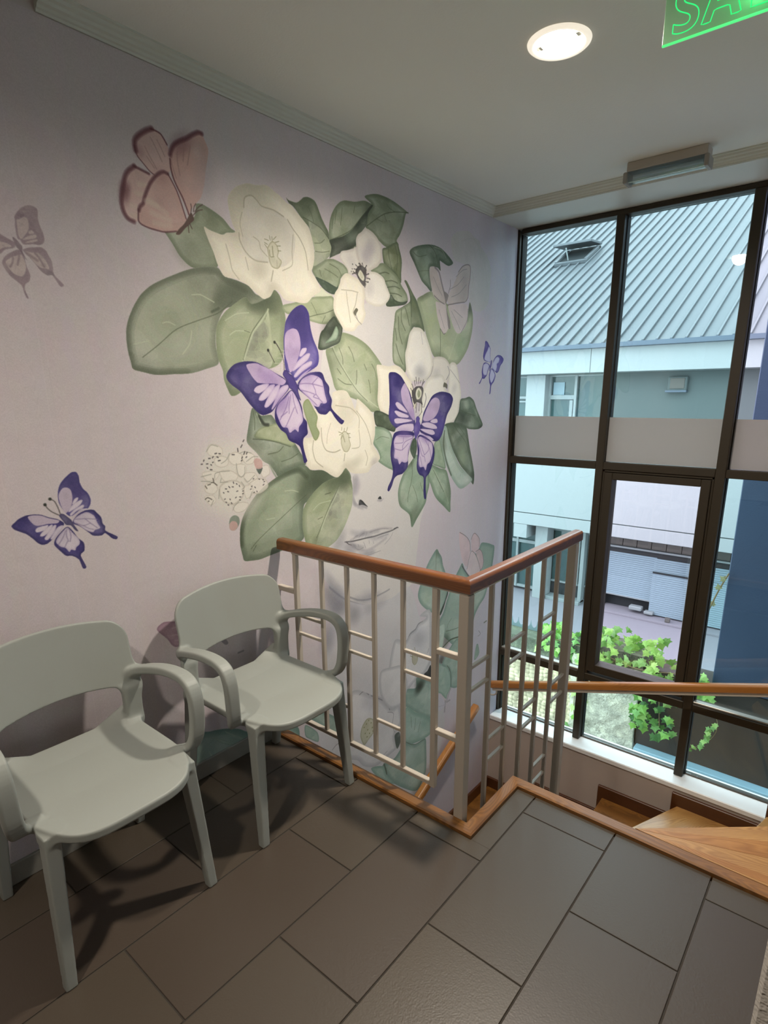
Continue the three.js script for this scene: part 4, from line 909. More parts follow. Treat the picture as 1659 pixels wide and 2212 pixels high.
C('','2309 169 2409 135 2454 172 2501 180 2530 204 2572 206 2609 218 2542 246 2652 240 2665 -58 2653 -94 2590 -143 2516 -146 2398 -192 2286 -167 2254 -18');
L('greyfine',12,'2409 135 2454 164 2501 176 2530 200 2572 206');
B('grey',80,0.3,'2502 103 2574 94 2478 142');
L('greyfine',8,'2626 -15 2638 8');
B('grey',70,0.25,'2375 -85 2427 -172');
U();
W('stamengr2','2473 28 2497 32 2527 1 2521 -36 2497 -47 2473 -18');
L('stamenline',6,'2491 26 2467 50');
L('stamenline',6,'2503 25 2496 66');
L('stamenline',6,'2515 17 2526 36');
L('stamenline',6,'2479 11 2455 27');
L('stamenline',6,'2521 -5 2557 -2');
L('stamenline',6,'2497 20 2479 57');
W('black','2660 -109 2668 -194 2591 -147 2628 -133');
W('leafsea','2516 -137 2591 -171 2662 -212 2722 -245 2745 -340 2727 -418 2675 -480 2551 -401 2404 -274 2404 -234 2398 -192 2433 -175 2511 -199');
B('black',44,0.8,'2529 -166 2542 -212 2579 -195 2518 -234');
L('veinlight',9,'2404 -274 2488 -344 2582 -420 2688 -495');
W('leafsea2','2418 -290 2510 -362 2658 -471 2673 -578 2586 -584 2465 -556 2396 -504 2374 -415');
W('leafsea','2408 -518 2513 -580 2610 -588 2624 -670 2627 -808 2603 -863 2516 -915 2306 -742 2231 -636 2200 -557 2307 -568');
L('dark2',5,'2408 -510 2489 -572 2611 -596');
L('veindark',5,'2511 -402 2500 -476');
L('veindark',5,'2559 -449 2536 -510');
L('veindark',5,'2464 -372 2470 -446');
L('dark2',14,'2211 -555 2231 -620 2231 -667');
W('leafsea2','2099 -524 2200 -565 2231 -636 2306 -742 2178 -637');
W('petalgrey','1945 -10 1999 1 2109 -73 2186 -121 2236 -186 2288 -238 2352 -245 2374 -353 2319 -404 2308 -429 2324 -507 2264 -522 2139 -531 2042 -478 1987 -411 1889 -345 1867 -237 1896 -169');
C('','1945 -10 1999 1 2109 -73 2186 -121 2236 -186 2288 -238 2352 -245 2374 -353 2319 -404 2308 -429 2324 -507 2264 -522 2139 -531 2042 -478 1987 -411 1889 -345 1867 -237 1896 -169');
L('greyfine',10,'2016 -34 2053 -29 2090 -65');
L('greyfine',10,'2109 -80 2186 -135 2236 -178 2266 -236');
B('grey',60,0.3,'2166 -155 2052 -90');
L('greyfine',6,'2246 -241 2298 -273 2287 -343 2308 -398');
B('petalw',60,0.5,'2244 -427 2181 -441');
U();
W('stamen2','2018 -285 2029 -234 2068 -202 2106 -213 2134 -248 2124 -308 2084 -332 2045 -348');
D('stamengr',9,'2048 -242 2067 -230 2086 -218 2105 -241 2114 -274 2076 -270 2090 -298 2056 -282 2070 -310 2119 -298');
W('dark2s','2308 -421 2352 -420 2362 -487 2329 -517');
W('grey','2309 -166 2352 -177 2363 -212');
W('petalgrey','2188 28 2300 18 2384 -14 2428 -148 2375 -245 2257 -221 2186 -104');
W('face','1196 1470 1197 1470 1197 1470');
W('leafsea','1653 5 1714 2 1784 -37 1839 -89 1862 -153 1868 -210 1787 -143 1711 -54');
W('leafsea','1636 -31 1708 -104 1713 -159 1661 -119 1632 -86');
L('greyfine',8,'1807 -253 1833 -240 1858 -239');
L('greyfine',5,'2243 -488 2181 -500');
L('greyfine',5,'2891 -349 2866 -406 2834 -451 2829 -508');
L('greyfine',5,'2833 -434 2881 -438');
L('greyfine',9,'2846 -444 2888 -445');
L('greyfine',11,'2830 -420 2825 -462 2819 -503');
L('greyfine',8,'2754 -434 2824 -452');
L('greyfine',7,'2899 -357 2865 -391 2845 -426');
W('ghost2','2745 -348 2780 -372 2824 -435 2825 -462 2755 -465');
W('leafsea3','1066 193 1137 180 1202 160 1269 126 1333 82 1540 25 1597 -55 1526 -179 1047 59');
W('leafpale','1144 150 1178 105 1243 62 1197 109');
W('leafpale','1120 106 1128 84 1144 57 1125 58');
W('leafpale','1201 149 1246 94 1304 55');
W('mauve','962 674 987 693 1022 686 1057 671 1056 591 1031 584 1012 598 996 628');
L('mauvel',9,'1019 660 1035 660 1054 648');
L('mauvel',9,'1016 633 1032 632 1047 622 1054 612');
L('mauvel',9,'1026 610 1046 607');
W('dark3','1211 555 1234 551 1251 524 1236 521');
L('greyfine',9,'1101 534 1138 546 1174 547');
L('greyfine',12,'1294 465 1319 465');
W('mauvef','703 1931 703 1940 710 1951 723 1965 738 1974 751 1976 761 1973 764 1965 762 1945 765 1928 770 1912 771 1897 766 1886 755 1880 742 1880 716 1875 708 1885 702 1889 701 1916');
W('mauvehi','707 1933 716 1937 727 1944 734 1942 736 1927 732 1912 720 1896 711 1888 706 1895 706 1917');
W('mauvehi','733 1910 740 1914 745 1912 746 1907 733 1904');
W('mauvehi','715 1887 730 1898 750 1905 750 1898 734 1891');
W('mauvehi','720 1880 736 1889 752 1894 751 1889 735 1883');
W('mauvef','711 1861 726 1869 744 1873 761 1875 771 1869 776 1857 782 1845 783 1828 784 1809 806 1786 796 1780 787 1794 778 1807 766 1805 755 1810 746 1818 733 1836 718 1853');
W('mauvehi','716 1858 731 1858 749 1859 763 1847 771 1833 772 1822 759 1822 747 1824 731 1840');
L('mauvef',12,'718 1855 732 1847 744 1840');
L('mauvef',10,'741 1858 751 1845 760 1826');
W('mauvef','655 1820 662 1835 675 1846 695 1858 707 1859 712 1843 714 1824 716 1815 720 1800 716 1784 705 1775 701 1760 707 1740 702 1739 698 1752 695 1769 684 1779 669 1791 660 1806');
W('mauvehi','664 1824 676 1835 689 1842 705 1848 711 1836 713 1822 708 1804 698 1793 682 1796 672 1806');
L('mauvef',10,'700 1845 696 1832 692 1821');
L('mauvef',9,'684 1837 680 1824 673 1813');
W('mauved','690 1887 696 1887 705 1877 711 1869 710 1856 718 1836 712 1843 704 1858 696 1866');
W('mauvef','616 1892 638 1892 655 1893 676 1884 693 1876 691 1863 667 1854 654 1842 629 1836 612 1857');
W('mauvehi','635 1872 658 1873 677 1870 684 1864 663 1858 642 1845');
W('pink','1071 2222 1088 2242 1108 2256 1128 2267 1143 2268 1157 2264 1169 2255 1178 2240 1185 2226 1183 2198 1186 2173 1169 2156 1153 2158 1126 2142 1110 2150 1094 2164 1076 2180 1068 2196');
L('maroonfine',6,'1126 2142 1110 2150 1094 2164 1076 2180 1070 2195 1069 2208');
L('maroon',22,'1072 2194 1070 2209 1073 2223 1088 2240 1110 2257 1132 2269');
L('maroon',9,'1128 2267 1145 2267 1161 2263 1171 2252 1180 2239');
B('maroon',26,0.5,'1076 2198 1086 2192');
L('pinkline',7,'1103 2214 1115 2192 1136 2161');
L('pinkline',7,'1125 2244 1139 2221 1157 2187');
L('pinkline',7,'1106 2188 1128 2162');
L('pinkline',7,'1146 2243 1157 2226 1168 2204');
W('pink2','1190 2224 1198 2240 1216 2256 1247 2274 1277 2295 1298 2308 1312 2309 1320 2293 1332 2268 1327 2239 1315 2198 1306 2158 1290 2117 1266 2092 1246 2069 1235 2052 1226 2080 1210 2106 1198 2136 1189 2156 1184 2198');
L('maroon',20,'1188 2213 1192 2226 1203 2244 1223 2260 1252 2277 1277 2295 1298 2307 1312 2307');
L('maroonfine',10,'1186 2202 1186 2177 1192 2150 1203 2127 1219 2101 1232 2070 1238 2054');
B('maroon',40,0.45,'1201 2227 1226 2252 1261 2278');
B('lav',60,0.6,'1314 2236 1314 2179 1291 2126');
L('pinkline',8,'1215 2231 1212 2201 1217 2163');
L('pinkline',8,'1240 2248 1233 2207');
L('pinkline',8,'1192 2211 1192 2185 1202 2152');
L('pinkline',8,'1264 2259 1248 2200');
W('pink','1009 2054 1018 2090 1028 2116 1042 2135 1062 2150 1074 2148 1090 2144 1108 2141 1130 2141 1114 2116 1094 2094 1080 2059 1062 2030 1056 2001 1041 1996 1021 2001 1011 2016 1008 2033');
L('maroon',20,'1041 1995 1023 2000 1012 2015 1008 2036 1010 2054 1020 2090 1029 2116 1042 2134 1062 2150');
L('maroon',12,'1060 2150 1076 2147 1092 2144 1108 2141');
B('maroon',24,0.6,'1019 2065 1027 2092 1015 2047');
L('pinkhi',24,'1071 2104 1096 2107');
L('pinkhi',24,'1059 2077 1082 2079');
L('pinkhi',24,'1040 2038 1060 2037');
L('pinkhi',24,'1036 2011 1055 2013');
W('pink2','1062 2030 1067 2042 1079 2054 1085 2071 1094 2090 1108 2115 1127 2137 1144 2152 1158 2159 1171 2159 1181 2149 1194 2128 1206 2105 1216 2076 1225 2048 1228 2035 1212 2013 1186 1995 1151 1986 1116 1985 1082 1988 1062 1997 1058 2012');
L('maroon',16,'1062 2030 1067 2042 1079 2054 1085 2071 1096 2093 1110 2117 1130 2140 1146 2153 1160 2159 1173 2157');
L('maroonfine',8,'1173 2157 1185 2140 1200 2115 1212 2083 1226 2039');
L('maroonfine',9,'1061 2034 1057 2001 1069 1991 1098 1986 1142 1985 1186 1995');
B('maroon',36,0.4,'1145 2142 1160 2142');
L('pinkhi',26,'1100 2067 1128 2054 1155 2041');
L('pinkhi',26,'1090 2061 1124 2056');
L('pinkhi',26,'1104 2032 1134 2027 1167 2025');
L('pinkhi',26,'1110 2006 1140 2005 1165 2008');
W('brown','1183 1987 1197 2005 1215 2021 1231 2042 1245 2061 1252 2055 1255 2042 1237 2026 1219 2010 1197 1988');
L('brown',6,'1245 2060 1249 2076 1248 2088');
L('brown',6,'1256 2067 1260 2082 1268 2093');
L('brown',6,'1254 2056 1271 2072 1291 2080');
L('brown',6,'1261 2068 1277 2085 1293 2096');
L('brown',6,'1237 2029 1245 2014');
L('brown',6,'1232 2021 1232 2000');
W('greypink','2608 2097 2642 2106 2670 2085 2700 2044 2730 2003 2745 1975 2754 1938 2717 1941 2674 1952 2638 1970 2617 2011 2602 2060');
W('greypink','2846 2079 2867 2113 2904 2145 2951 2162 2983 2161 2989 2122 2980 2066 2968 2000 2945 1974 2851 1956 2784 1941 2767 1977 2803 2020');
W('greypinkhi','2660 1943 2703 1943 2754 1938 2763 1900 2787 1840 2766 1806 2737 1792 2707 1817 2676 1872 2664 1913');
W('greypinkhi','2776 1936 2852 1948 2930 1962 2970 1952 2973 1900 2952 1845 2897 1808 2858 1809 2817 1850 2793 1891');
L('greydk',9,'2867 2113 2904 2145 2951 2162 2983 2157 2986 2106 2973 2057 2968 2000 2945 1974');
L('greydk',16,'2649 2103 2684 2087 2707 2045 2730 2003 2753 1976');
L('greydk',10,'2645 1971 2695 1950 2739 1940');
L('greydk',10,'2769 1939 2851 1956 2937 1971');
L('greydk',9,'2707 1814 2737 1792 2751 1797');
L('greydk',5,'2971 1940 2966 1879 2905 1809');
L('greydk',7,'2790 2064 2791 2034 2774 1997');
W('greydkf','2730 2000 2774 1990 2768 1966 2754 1938 2770 1900 2794 1864 2799 1825 2780 1827 2763 1892 2746 1956');
L('greyfine',5,'2788 2018 2862 2050 2922 2097');
L('greyfine',5,'2804 1982 2880 2010 2948 2061');
L('greyfine',5,'2636 2058 2672 2018 2716 1979');
L('greyfine',5,'2689 1908 2720 1857 2743 1820');
L('greyfine',5,'2807 1912 2871 1854 2897 1824');
L('greyfine',5,'2830 1922 2917 1890');
L('greyfine',5,'2845 2087 2905 2126 2952 2140');
W('face','2601 2104 2601 2104 2602 2103');
W('pinkpale','2942 664 2963 666 3001 641 3040 613 3064 584 3075 531 3070 482 3042 429 3003 459 2970 520 2948 598');
W('pinkpale','3087 588 3100 618 3127 630 3164 607 3190 576 3189 529 3147 504 3098 522');
W('pinkpale','3147 504 3194 511 3228 482 3249 425 3244 382 3212 363 3183 431');
W('pinkpale2','3057 438 3077 497 3099 518 3140 488 3175 437 3212 372 3181 349 3117 347 3077 361 3044 394 3051 418');
L('greydk',9,'2949 667 3001 641 3048 608 3073 570 3079 522');
L('greydk',8,'3086 596 3104 622 3131 628 3177 592 3190 563 3186 530');
L('greydk',8,'3147 504 3194 509 3229 478 3250 416 3236 375 3212 363');
L('greydk',7,'3047 411 3057 447 3077 497 3099 518 3148 482 3184 427 3212 368');
L('greydk',8,'3077 356 3133 345 3189 347 3212 363');
L('greydk2',14,'2989 441 3029 398 3078 350');
L('greydk2',5,'3005 425 2981 460');
W('purpled','1337 1548 1350 1569 1378 1590 1420 1601 1459 1602 1490 1597 1529 1580 1570 1562 1612 1544 1636 1519 1630 1499 1588 1464 1547 1422 1525 1410 1495 1404 1471 1414 1441 1440 1416 1468 1392 1495 1363 1513 1343 1530');
W('lilac','1430 1589 1474 1597 1498 1591 1537 1577 1586 1553 1620 1535 1601 1518 1558 1523 1488 1524 1469 1532 1447 1556');
W('lilac2','1458 1495 1471 1511 1508 1521 1533 1521 1515 1502 1481 1486');
W('lilac2','1479 1461 1489 1480 1533 1515 1562 1518 1539 1486 1504 1461');
W('lilac2','1504 1439 1521 1467 1557 1508 1588 1518 1568 1473 1527 1438 1510 1432');
W('lilac2','1539 1428 1563 1467 1592 1509 1632 1519 1626 1499 1580 1460 1547 1428');
B('lilacdk',46,0.7,'1484 1573 1535 1543 1576 1528');
W('purplem','1626 1728 1635 1760 1659 1792 1691 1817 1723 1829 1745 1820 1760 1799 1763 1771 1768 1739 1781 1701 1803 1662 1808 1629 1800 1602 1779 1588 1731 1566 1673 1536 1648 1564 1622 1577 1618 1634 1619 1690');
C('','1626 1728 1635 1760 1659 1792 1691 1817 1723 1829 1745 1820 1760 1799 1763 1771 1768 1739 1781 1701 1803 1662 1808 1629 1800 1602 1779 1588 1731 1566 1673 1536 1648 1564 1622 1577 1618 1634 1619 1690');
B('purpled',70,0.9,'1699 1803 1662 1768 1735 1806 1739 1704 1719 1690 1685 1795');
B('purplel',50,0.5,'1786 1628 1764 1660');
U();
W('lilac','1624 1697 1637 1722 1668 1736 1694 1730 1706 1702 1706 1664 1688 1618 1663 1581 1644 1568 1633 1602 1622 1640');
B('lilacdk',40,0.6,'1649 1717 1641 1723');
B('lilacdk',60,0.35,'1666 1636');
W('lilac2','1698 1634 1713 1661 1739 1666 1736 1652 1711 1632');
W('lilac2','1658 1574 1687 1611 1735 1642 1758 1644 1743 1620 1686 1585');
W('lilac2','1666 1558 1709 1596 1762 1616 1763 1601 1712 1573 1674 1549');
W('lilac2','1678 1536 1712 1563 1760 1587 1750 1580 1721 1560');
W('purpled','1692 1536 1721 1556 1759 1570 1808 1574 1827 1566 1841 1538 1863 1514 1864 1486 1878 1458 1876 1422 1933 1377 1952 1366 1937 1352 1916 1363 1891 1386 1866 1412 1839 1398 1799 1403 1776 1428 1735 1473 1689 1500 1681 1519');
W('lilac2','1691 1519 1710 1543 1759 1560 1797 1555 1821 1541 1830 1514 1838 1479 1847 1451 1831 1444 1811 1446 1796 1431 1766 1438 1735 1473 1694 1503');
B('lilacdk',50,0.8,'1758 1557 1720 1540');
L('lilacline',8,'1686 1523 1728 1526 1766 1524 1825 1514');
L('lilacline',8,'1766 1524 1780 1500 1784 1483 1802 1465');
L('lilacline',8,'1694 1500 1736 1493 1774 1483');
L('lilacline',8,'1784 1483 1768 1472 1802 1462 1821 1448');
L('lilacline',8,'1707 1490 1753 1462 1786 1438');
L('lilacline',8,'1766 1527 1797 1551');
W('purpled','1555 1415 1570 1444 1607 1473 1648 1499 1678 1473 1699 1432 1706 1391 1724 1370 1725 1346 1726 1321 1701 1302 1699 1267 1711 1224 1717 1206 1700 1200 1692 1232 1680 1268 1658 1284 1622 1300 1606 1328 1580 1345 1556 1379');
W('lilac2','1563 1415 1578 1444 1615 1470 1648 1496 1678 1460 1694 1426 1703 1378 1680 1351 1674 1331 1656 1342 1628 1330 1616 1350 1590 1355 1574 1382');
B('lilacdk',46,0.8,'1596 1454 1577 1428 1624 1473');
L('lilacline',8,'1643 1480 1631 1440 1629 1407');
L('lilacline',8,'1652 1486 1659 1446 1674 1406');
L('lilacline',8,'1633 1473 1612 1427 1578 1382');
L('lilacline',8,'1658 1430 1632 1390 1607 1354');
L('lilacline',8,'1584 1395 1620 1414');
W('body','1606 1560 1614 1575 1631 1575 1639 1564 1656 1555 1673 1532 1683 1513 1684 1490 1696 1459 1683 1466 1662 1493 1636 1509 1624 1535 1610 1551');
L('antenna',6,'1614 1576 1614 1608 1601 1645 1578 1675');
L('antenna',6,'1597 1651 1582 1672 1570 1679');
L('antenna',6,'1566 1603 1553 1624 1538 1647');
D('black',11,'1572 1678 1538 1647');
L('hair',5,'1602 1652 1619 1649');
L('hair',5,'1592 1636 1620 1637');
L('hair',5,'1582 1620 1617 1621');
L('hair',5,'1568 1600 1616 1602');
L('hair',5,'1563 1584 1598 1592');
L('hair',5,'1570 1572 1587 1569 1597 1582');
L('hair',5,'1594 1607 1596 1570');
W('purpled','2273 1573 2289 1585 2328 1584 2368 1568 2402 1536 2444 1488 2465 1438 2480 1379 2488 1336 2474 1298 2445 1299 2382 1302 2320 1322 2287 1347 2271 1380 2278 1440 2276 1519');
C('','2273 1573 2289 1585 2328 1584 2368 1568 2402 1536 2444 1488 2465 1438 2480 1379 2488 1336 2474 1298 2445 1299 2382 1302 2320 1322 2287 1347 2271 1380 2278 1440 2276 1519');
B('purplem',60,0.8,'2294 1440 2287 1376 2314 1342');
U();
W('lilac','2368 1496 2388 1528 2402 1534 2430 1500 2451 1454 2473 1404 2484 1353 2459 1362 2423 1401 2382 1443');
W('lilac2','2324 1435 2341 1445 2382 1426 2423 1393 2388 1398 2348 1411');
W('lilac2','2317 1397 2334 1403 2388 1389 2430 1376 2423 1366 2354 1372');
W('lilac2','2314 1359 2334 1366 2395 1362 2459 1354 2445 1346 2334 1340');
W('lilac2','2327 1313 2375 1332 2452 1335 2474 1328 2467 1298 2382 1302');
B('lilacdk',36,0.7,'2452 1396 2466 1354');
W('purpled','2547 1338 2561 1385 2606 1440 2644 1475 2698 1492 2755 1494 2813 1483 2840 1456 2824 1415 2784 1370 2761 1316 2738 1267 2706 1237 2657 1235 2578 1271 2533 1291 2532 1317');
C('','2547 1338 2561 1385 2606 1440 2644 1475 2698 1492 2755 1494 2813 1483 2840 1456 2824 1415 2784 1370 2761 1316 2738 1267 2706 1237 2657 1235 2578 1271 2533 1291 2532 1317');
B('purplem',60,0.9,'2689 1256 2720 1286 2736 1327 2686 1364');
U();
W('lilac','2558 1351 2576 1389 2621 1444 2660 1464 2699 1457 2712 1430 2693 1386 2654 1356 2600 1343');
W('lilac2','2623 1340 2654 1352 2686 1351 2691 1333 2655 1330');
W('lilac2','2547 1332 2608 1336 2671 1320 2688 1301 2640 1301 2570 1315');
W('lilac2','2533 1304 2593 1301 2648 1294 2668 1275 2641 1268 2578 1284');
W('lilac2','2525 1287 2578 1271 2625 1260 2657 1240 2579 1249 2533 1265');
W('purpled','2307 1285 2334 1300 2388 1302 2459 1294 2481 1280 2460 1247 2438 1201 2428 1159 2424 1115 2382 1085 2340 1080 2312 1066 2292 1030 2271 1007 2258 1012 2265 1033 2292 1068 2302 1110 2286 1170 2286 1220');
W('lilac2','2310 1252 2334 1280 2396 1280 2467 1272 2453 1239 2431 1193 2424 1146 2396 1140 2375 1146 2354 1135 2340 1162 2313 1172 2316 1210');
B('lilacdk',40,0.8,'2361 1291 2431 1283');
L('lilacline',8,'2474 1272 2410 1271 2334 1280');
L('lilacline',8,'2460 1260 2403 1246 2382 1226');
L('lilacline',8,'2389 1268 2382 1243 2320 1243');
L('lilacline',8,'2313 1218 2375 1206 2431 1236');
L('lilacline',8,'2382 1205 2382 1226');
W('purpled','2507 1249 2526 1274 2579 1262 2642 1227 2667 1185 2660 1130 2622 1065 2590 1040 2588 981 2593 929 2577 926 2568 964 2567 1043 2528 1065 2505 1103 2512 1178');
W('lilac2','2511 1248 2533 1265 2594 1244 2642 1223 2651 1177 2628 1128 2601 1112 2586 1082 2566 1102 2532 1105 2520 1142 2527 1195');
B('lilacdk',36,0.7,'2556 1263 2602 1243');
L('lilacline',8,'2518 1261 2549 1206 2573 1165');
L('lilacline',8,'2573 1165 2611 1189 2610 1225');
L('lilacline',8,'2526 1221 2550 1166 2573 1156 2581 1128');
L('lilacline',8,'2579 1244 2619 1197 2636 1146');
L('lilacline',8,'2535 1159 2551 1113');
W('body2','2495 1361 2510 1371 2528 1360 2525 1345 2536 1321 2525 1287 2504 1262 2493 1250 2481 1280 2477 1315 2495 1344');
L('antenna',5,'2517 1369 2539 1386 2546 1398');
L('antenna',5,'2565 1415 2583 1458 2575 1486');
W('purplem','3172 1780 3181 1785 3199 1780 3218 1764 3235 1743 3235 1709 3241 1671 3221 1668 3172 1674 3155 1693 3159 1722 3170 1757');
W('lilac3','3202 1733 3218 1755 3233 1739 3233 1709 3238 1670 3185 1675 3171 1685 3182 1711');
W('purplem','3275 1672 3291 1692 3318 1709 3345 1713 3374 1709 3402 1692 3392 1672 3365 1651 3349 1622 3326 1608 3307 1614 3269 1632');
W('lilac3','3279 1672 3300 1693 3328 1703 3350 1692 3340 1670 3322 1661 3323 1643 3307 1618 3273 1633 3262 1654');
W('purplem','3160 1655 3185 1664 3222 1657 3236 1644 3216 1616 3204 1592 3175 1571 3153 1571 3128 1543 3118 1545 3148 1577 3145 1614');
W('lilac3','3164 1651 3194 1660 3227 1648 3211 1616 3200 1594 3173 1593 3159 1606 3157 1629');
W('purplem','3232 1572 3234 1605 3255 1632 3288 1618 3309 1592 3293 1558 3263 1533 3255 1489 3244 1484 3249 1531 3239 1548');
W('lilac3','3241 1575 3244 1606 3260 1628 3299 1600 3288 1571 3262 1549');
W('body2','3251 1678 3261 1676 3254 1645 3238 1621 3231 1618 3240 1653');
W('purpled2','568 1120 578 1129 591 1138 610 1144 628 1144 648 1140 667 1130 691 1120 708 1105 700 1092 680 1072 665 1059 651 1051 639 1051 628 1059 616 1075 600 1092 575 1108');
W('lilac4','613 1139 628 1142 648 1138 667 1128 695 1116 690 1108 664 1110 635 1109 622 1119');
W('lilac5','627 1096 634 1104 656 1107 664 1106 654 1094 632 1090');
W('lilac5','637 1078 644 1088 668 1105 676 1104 665 1087 647 1076');
W('lilac5','648 1067 656 1079 676 1101 686 1102 677 1082 657 1063');
W('lilac5','664 1064 677 1082 690 1096 705 1098 695 1084 674 1064');
W('purplem2','703 1184 706 1204 715 1224 733 1242 752 1255 765 1254 771 1240 771 1222 778 1202 790 1187 796 1169 794 1153 783 1139 765 1141 736 1124 723 1128 709 1151 703 1171');
C('','703 1184 706 1204 715 1224 733 1242 752 1255 765 1254 771 1240 771 1222 778 1202 790 1187 796 1169 794 1153 783 1139 765 1141 736 1124 723 1128 709 1151 703 1171');
B('purpled2',60,0.9,'733 1231 752 1238 757 1196 746 1197');
U();
W('lilac4','706 1193 719 1210 733 1211 742 1202 744 1183 740 1161 730 1144 717 1134 710 1149 705 1172');
W('lilac5','741 1161 749 1174 760 1177 757 1168 743 1158');
W('lilac5','726 1137 740 1156 764 1168 772 1166 762 1153 738 1140');
W('lilac5','730 1130 747 1143 771 1153 772 1144 751 1136 733 1124');
W('lilac5','733 1120 750 1131 769 1140 783 1139 760 1134');
W('purpled2','735 1107 754 1126 778 1134 801 1132 809 1122 821 1105 823 1085 830 1074 829 1060 852 1043 865 1033 861 1026 848 1031 828 1052 815 1047 790 1051 777 1064 753 1088 736 1098');
W('lilac5','737 1106 753 1121 779 1128 798 1116 804 1103 807 1090 814 1074 811 1070 797 1068 789 1062 773 1070 753 1090');
L('lilacline2',6,'743 1111 770 1109 808 1101');
L('lilacline2',6,'772 1108 786 1092 805 1074');
L('lilacline2',6,'743 1099 764 1088 786 1092');
L('lilacline2',6,'764 1088 779 1076 792 1071');
B('lilacdk2',36,0.7,'766 1119 752 1114');
W('purpled2','672 1048 679 1063 696 1079 716 1092 729 1078 743 1051 757 1034 756 1010 744 1000 744 988 754 956 744 954 736 984 718 1000 701 1004 686 1022 675 1038');
W('lilac5','678 1052 688 1068 706 1084 717 1089 730 1070 745 1046 744 1032 733 1024 729 1015 718 1020 711 1014 702 1028 688 1036');
L('lilacline2',6,'715 1087 710 1067 714 1047');
L('lilacline2',6,'719 1089 723 1064 718 1046');
L('lilacline2',6,'710 1081 698 1060 684 1043');
L('lilacline2',6,'711 1048 700 1031');
B('lilacdk2',36,0.6,'697 1069 687 1062');
W('body3','698 1130 706 1134 714 1130 722 1121 731 1110 736 1095 746 1074 738 1078 727 1095 714 1099 707 1112');
L('antenna',5,'702 1135 698 1155 691 1175 679 1183');
L('antenna',5,'697 1132 680 1144 669 1157 664 1168');
D('black',9,'680 1183 664 1168');
  { // paper grain over the print
    const im = cx.getImageData(0, 0, W_, H_), q = im.data; let h = 12345;
    for (let i = 0; i < q.length; i += 4) { h = (Math.imul(h, 1664525) + 1013904223) | 0; const e = ((h >>> 16) & 255) / 255 * 12 - 6; q[i] += e; q[i + 1] += e; q[i + 2] += e; }
    cx.putImageData(im, 0, 0);
  }
  const t = new THREE.CanvasTexture(cv); t.colorSpace = THREE.SRGBColorSpace; t.magFilter = THREE.LinearFilter; t.anisotropy = 8;
  const g = box(0.0003, 0.003, V0 / 1000, V1 / 1000, -U1 / 1000, -U0 / 1000, 0);
  const p = g.attributes.position, uv = g.attributes.uv;
  for (let i = 0; i < p.count; i++) uv.setXY(i, (-p.getZ(i) * 1000 - U0) / (U1 - U0), (p.getY(i) * 1000 - V0) / (V1 - V0));
  const m = part('mural', g, std({ map: t, roughness: 0.62 }), scene);
  m.userData = { label: 'wall-high printed mural of white flowers, leaves, butterflies and a pale face behind the chairs', category: 'mural' };
}

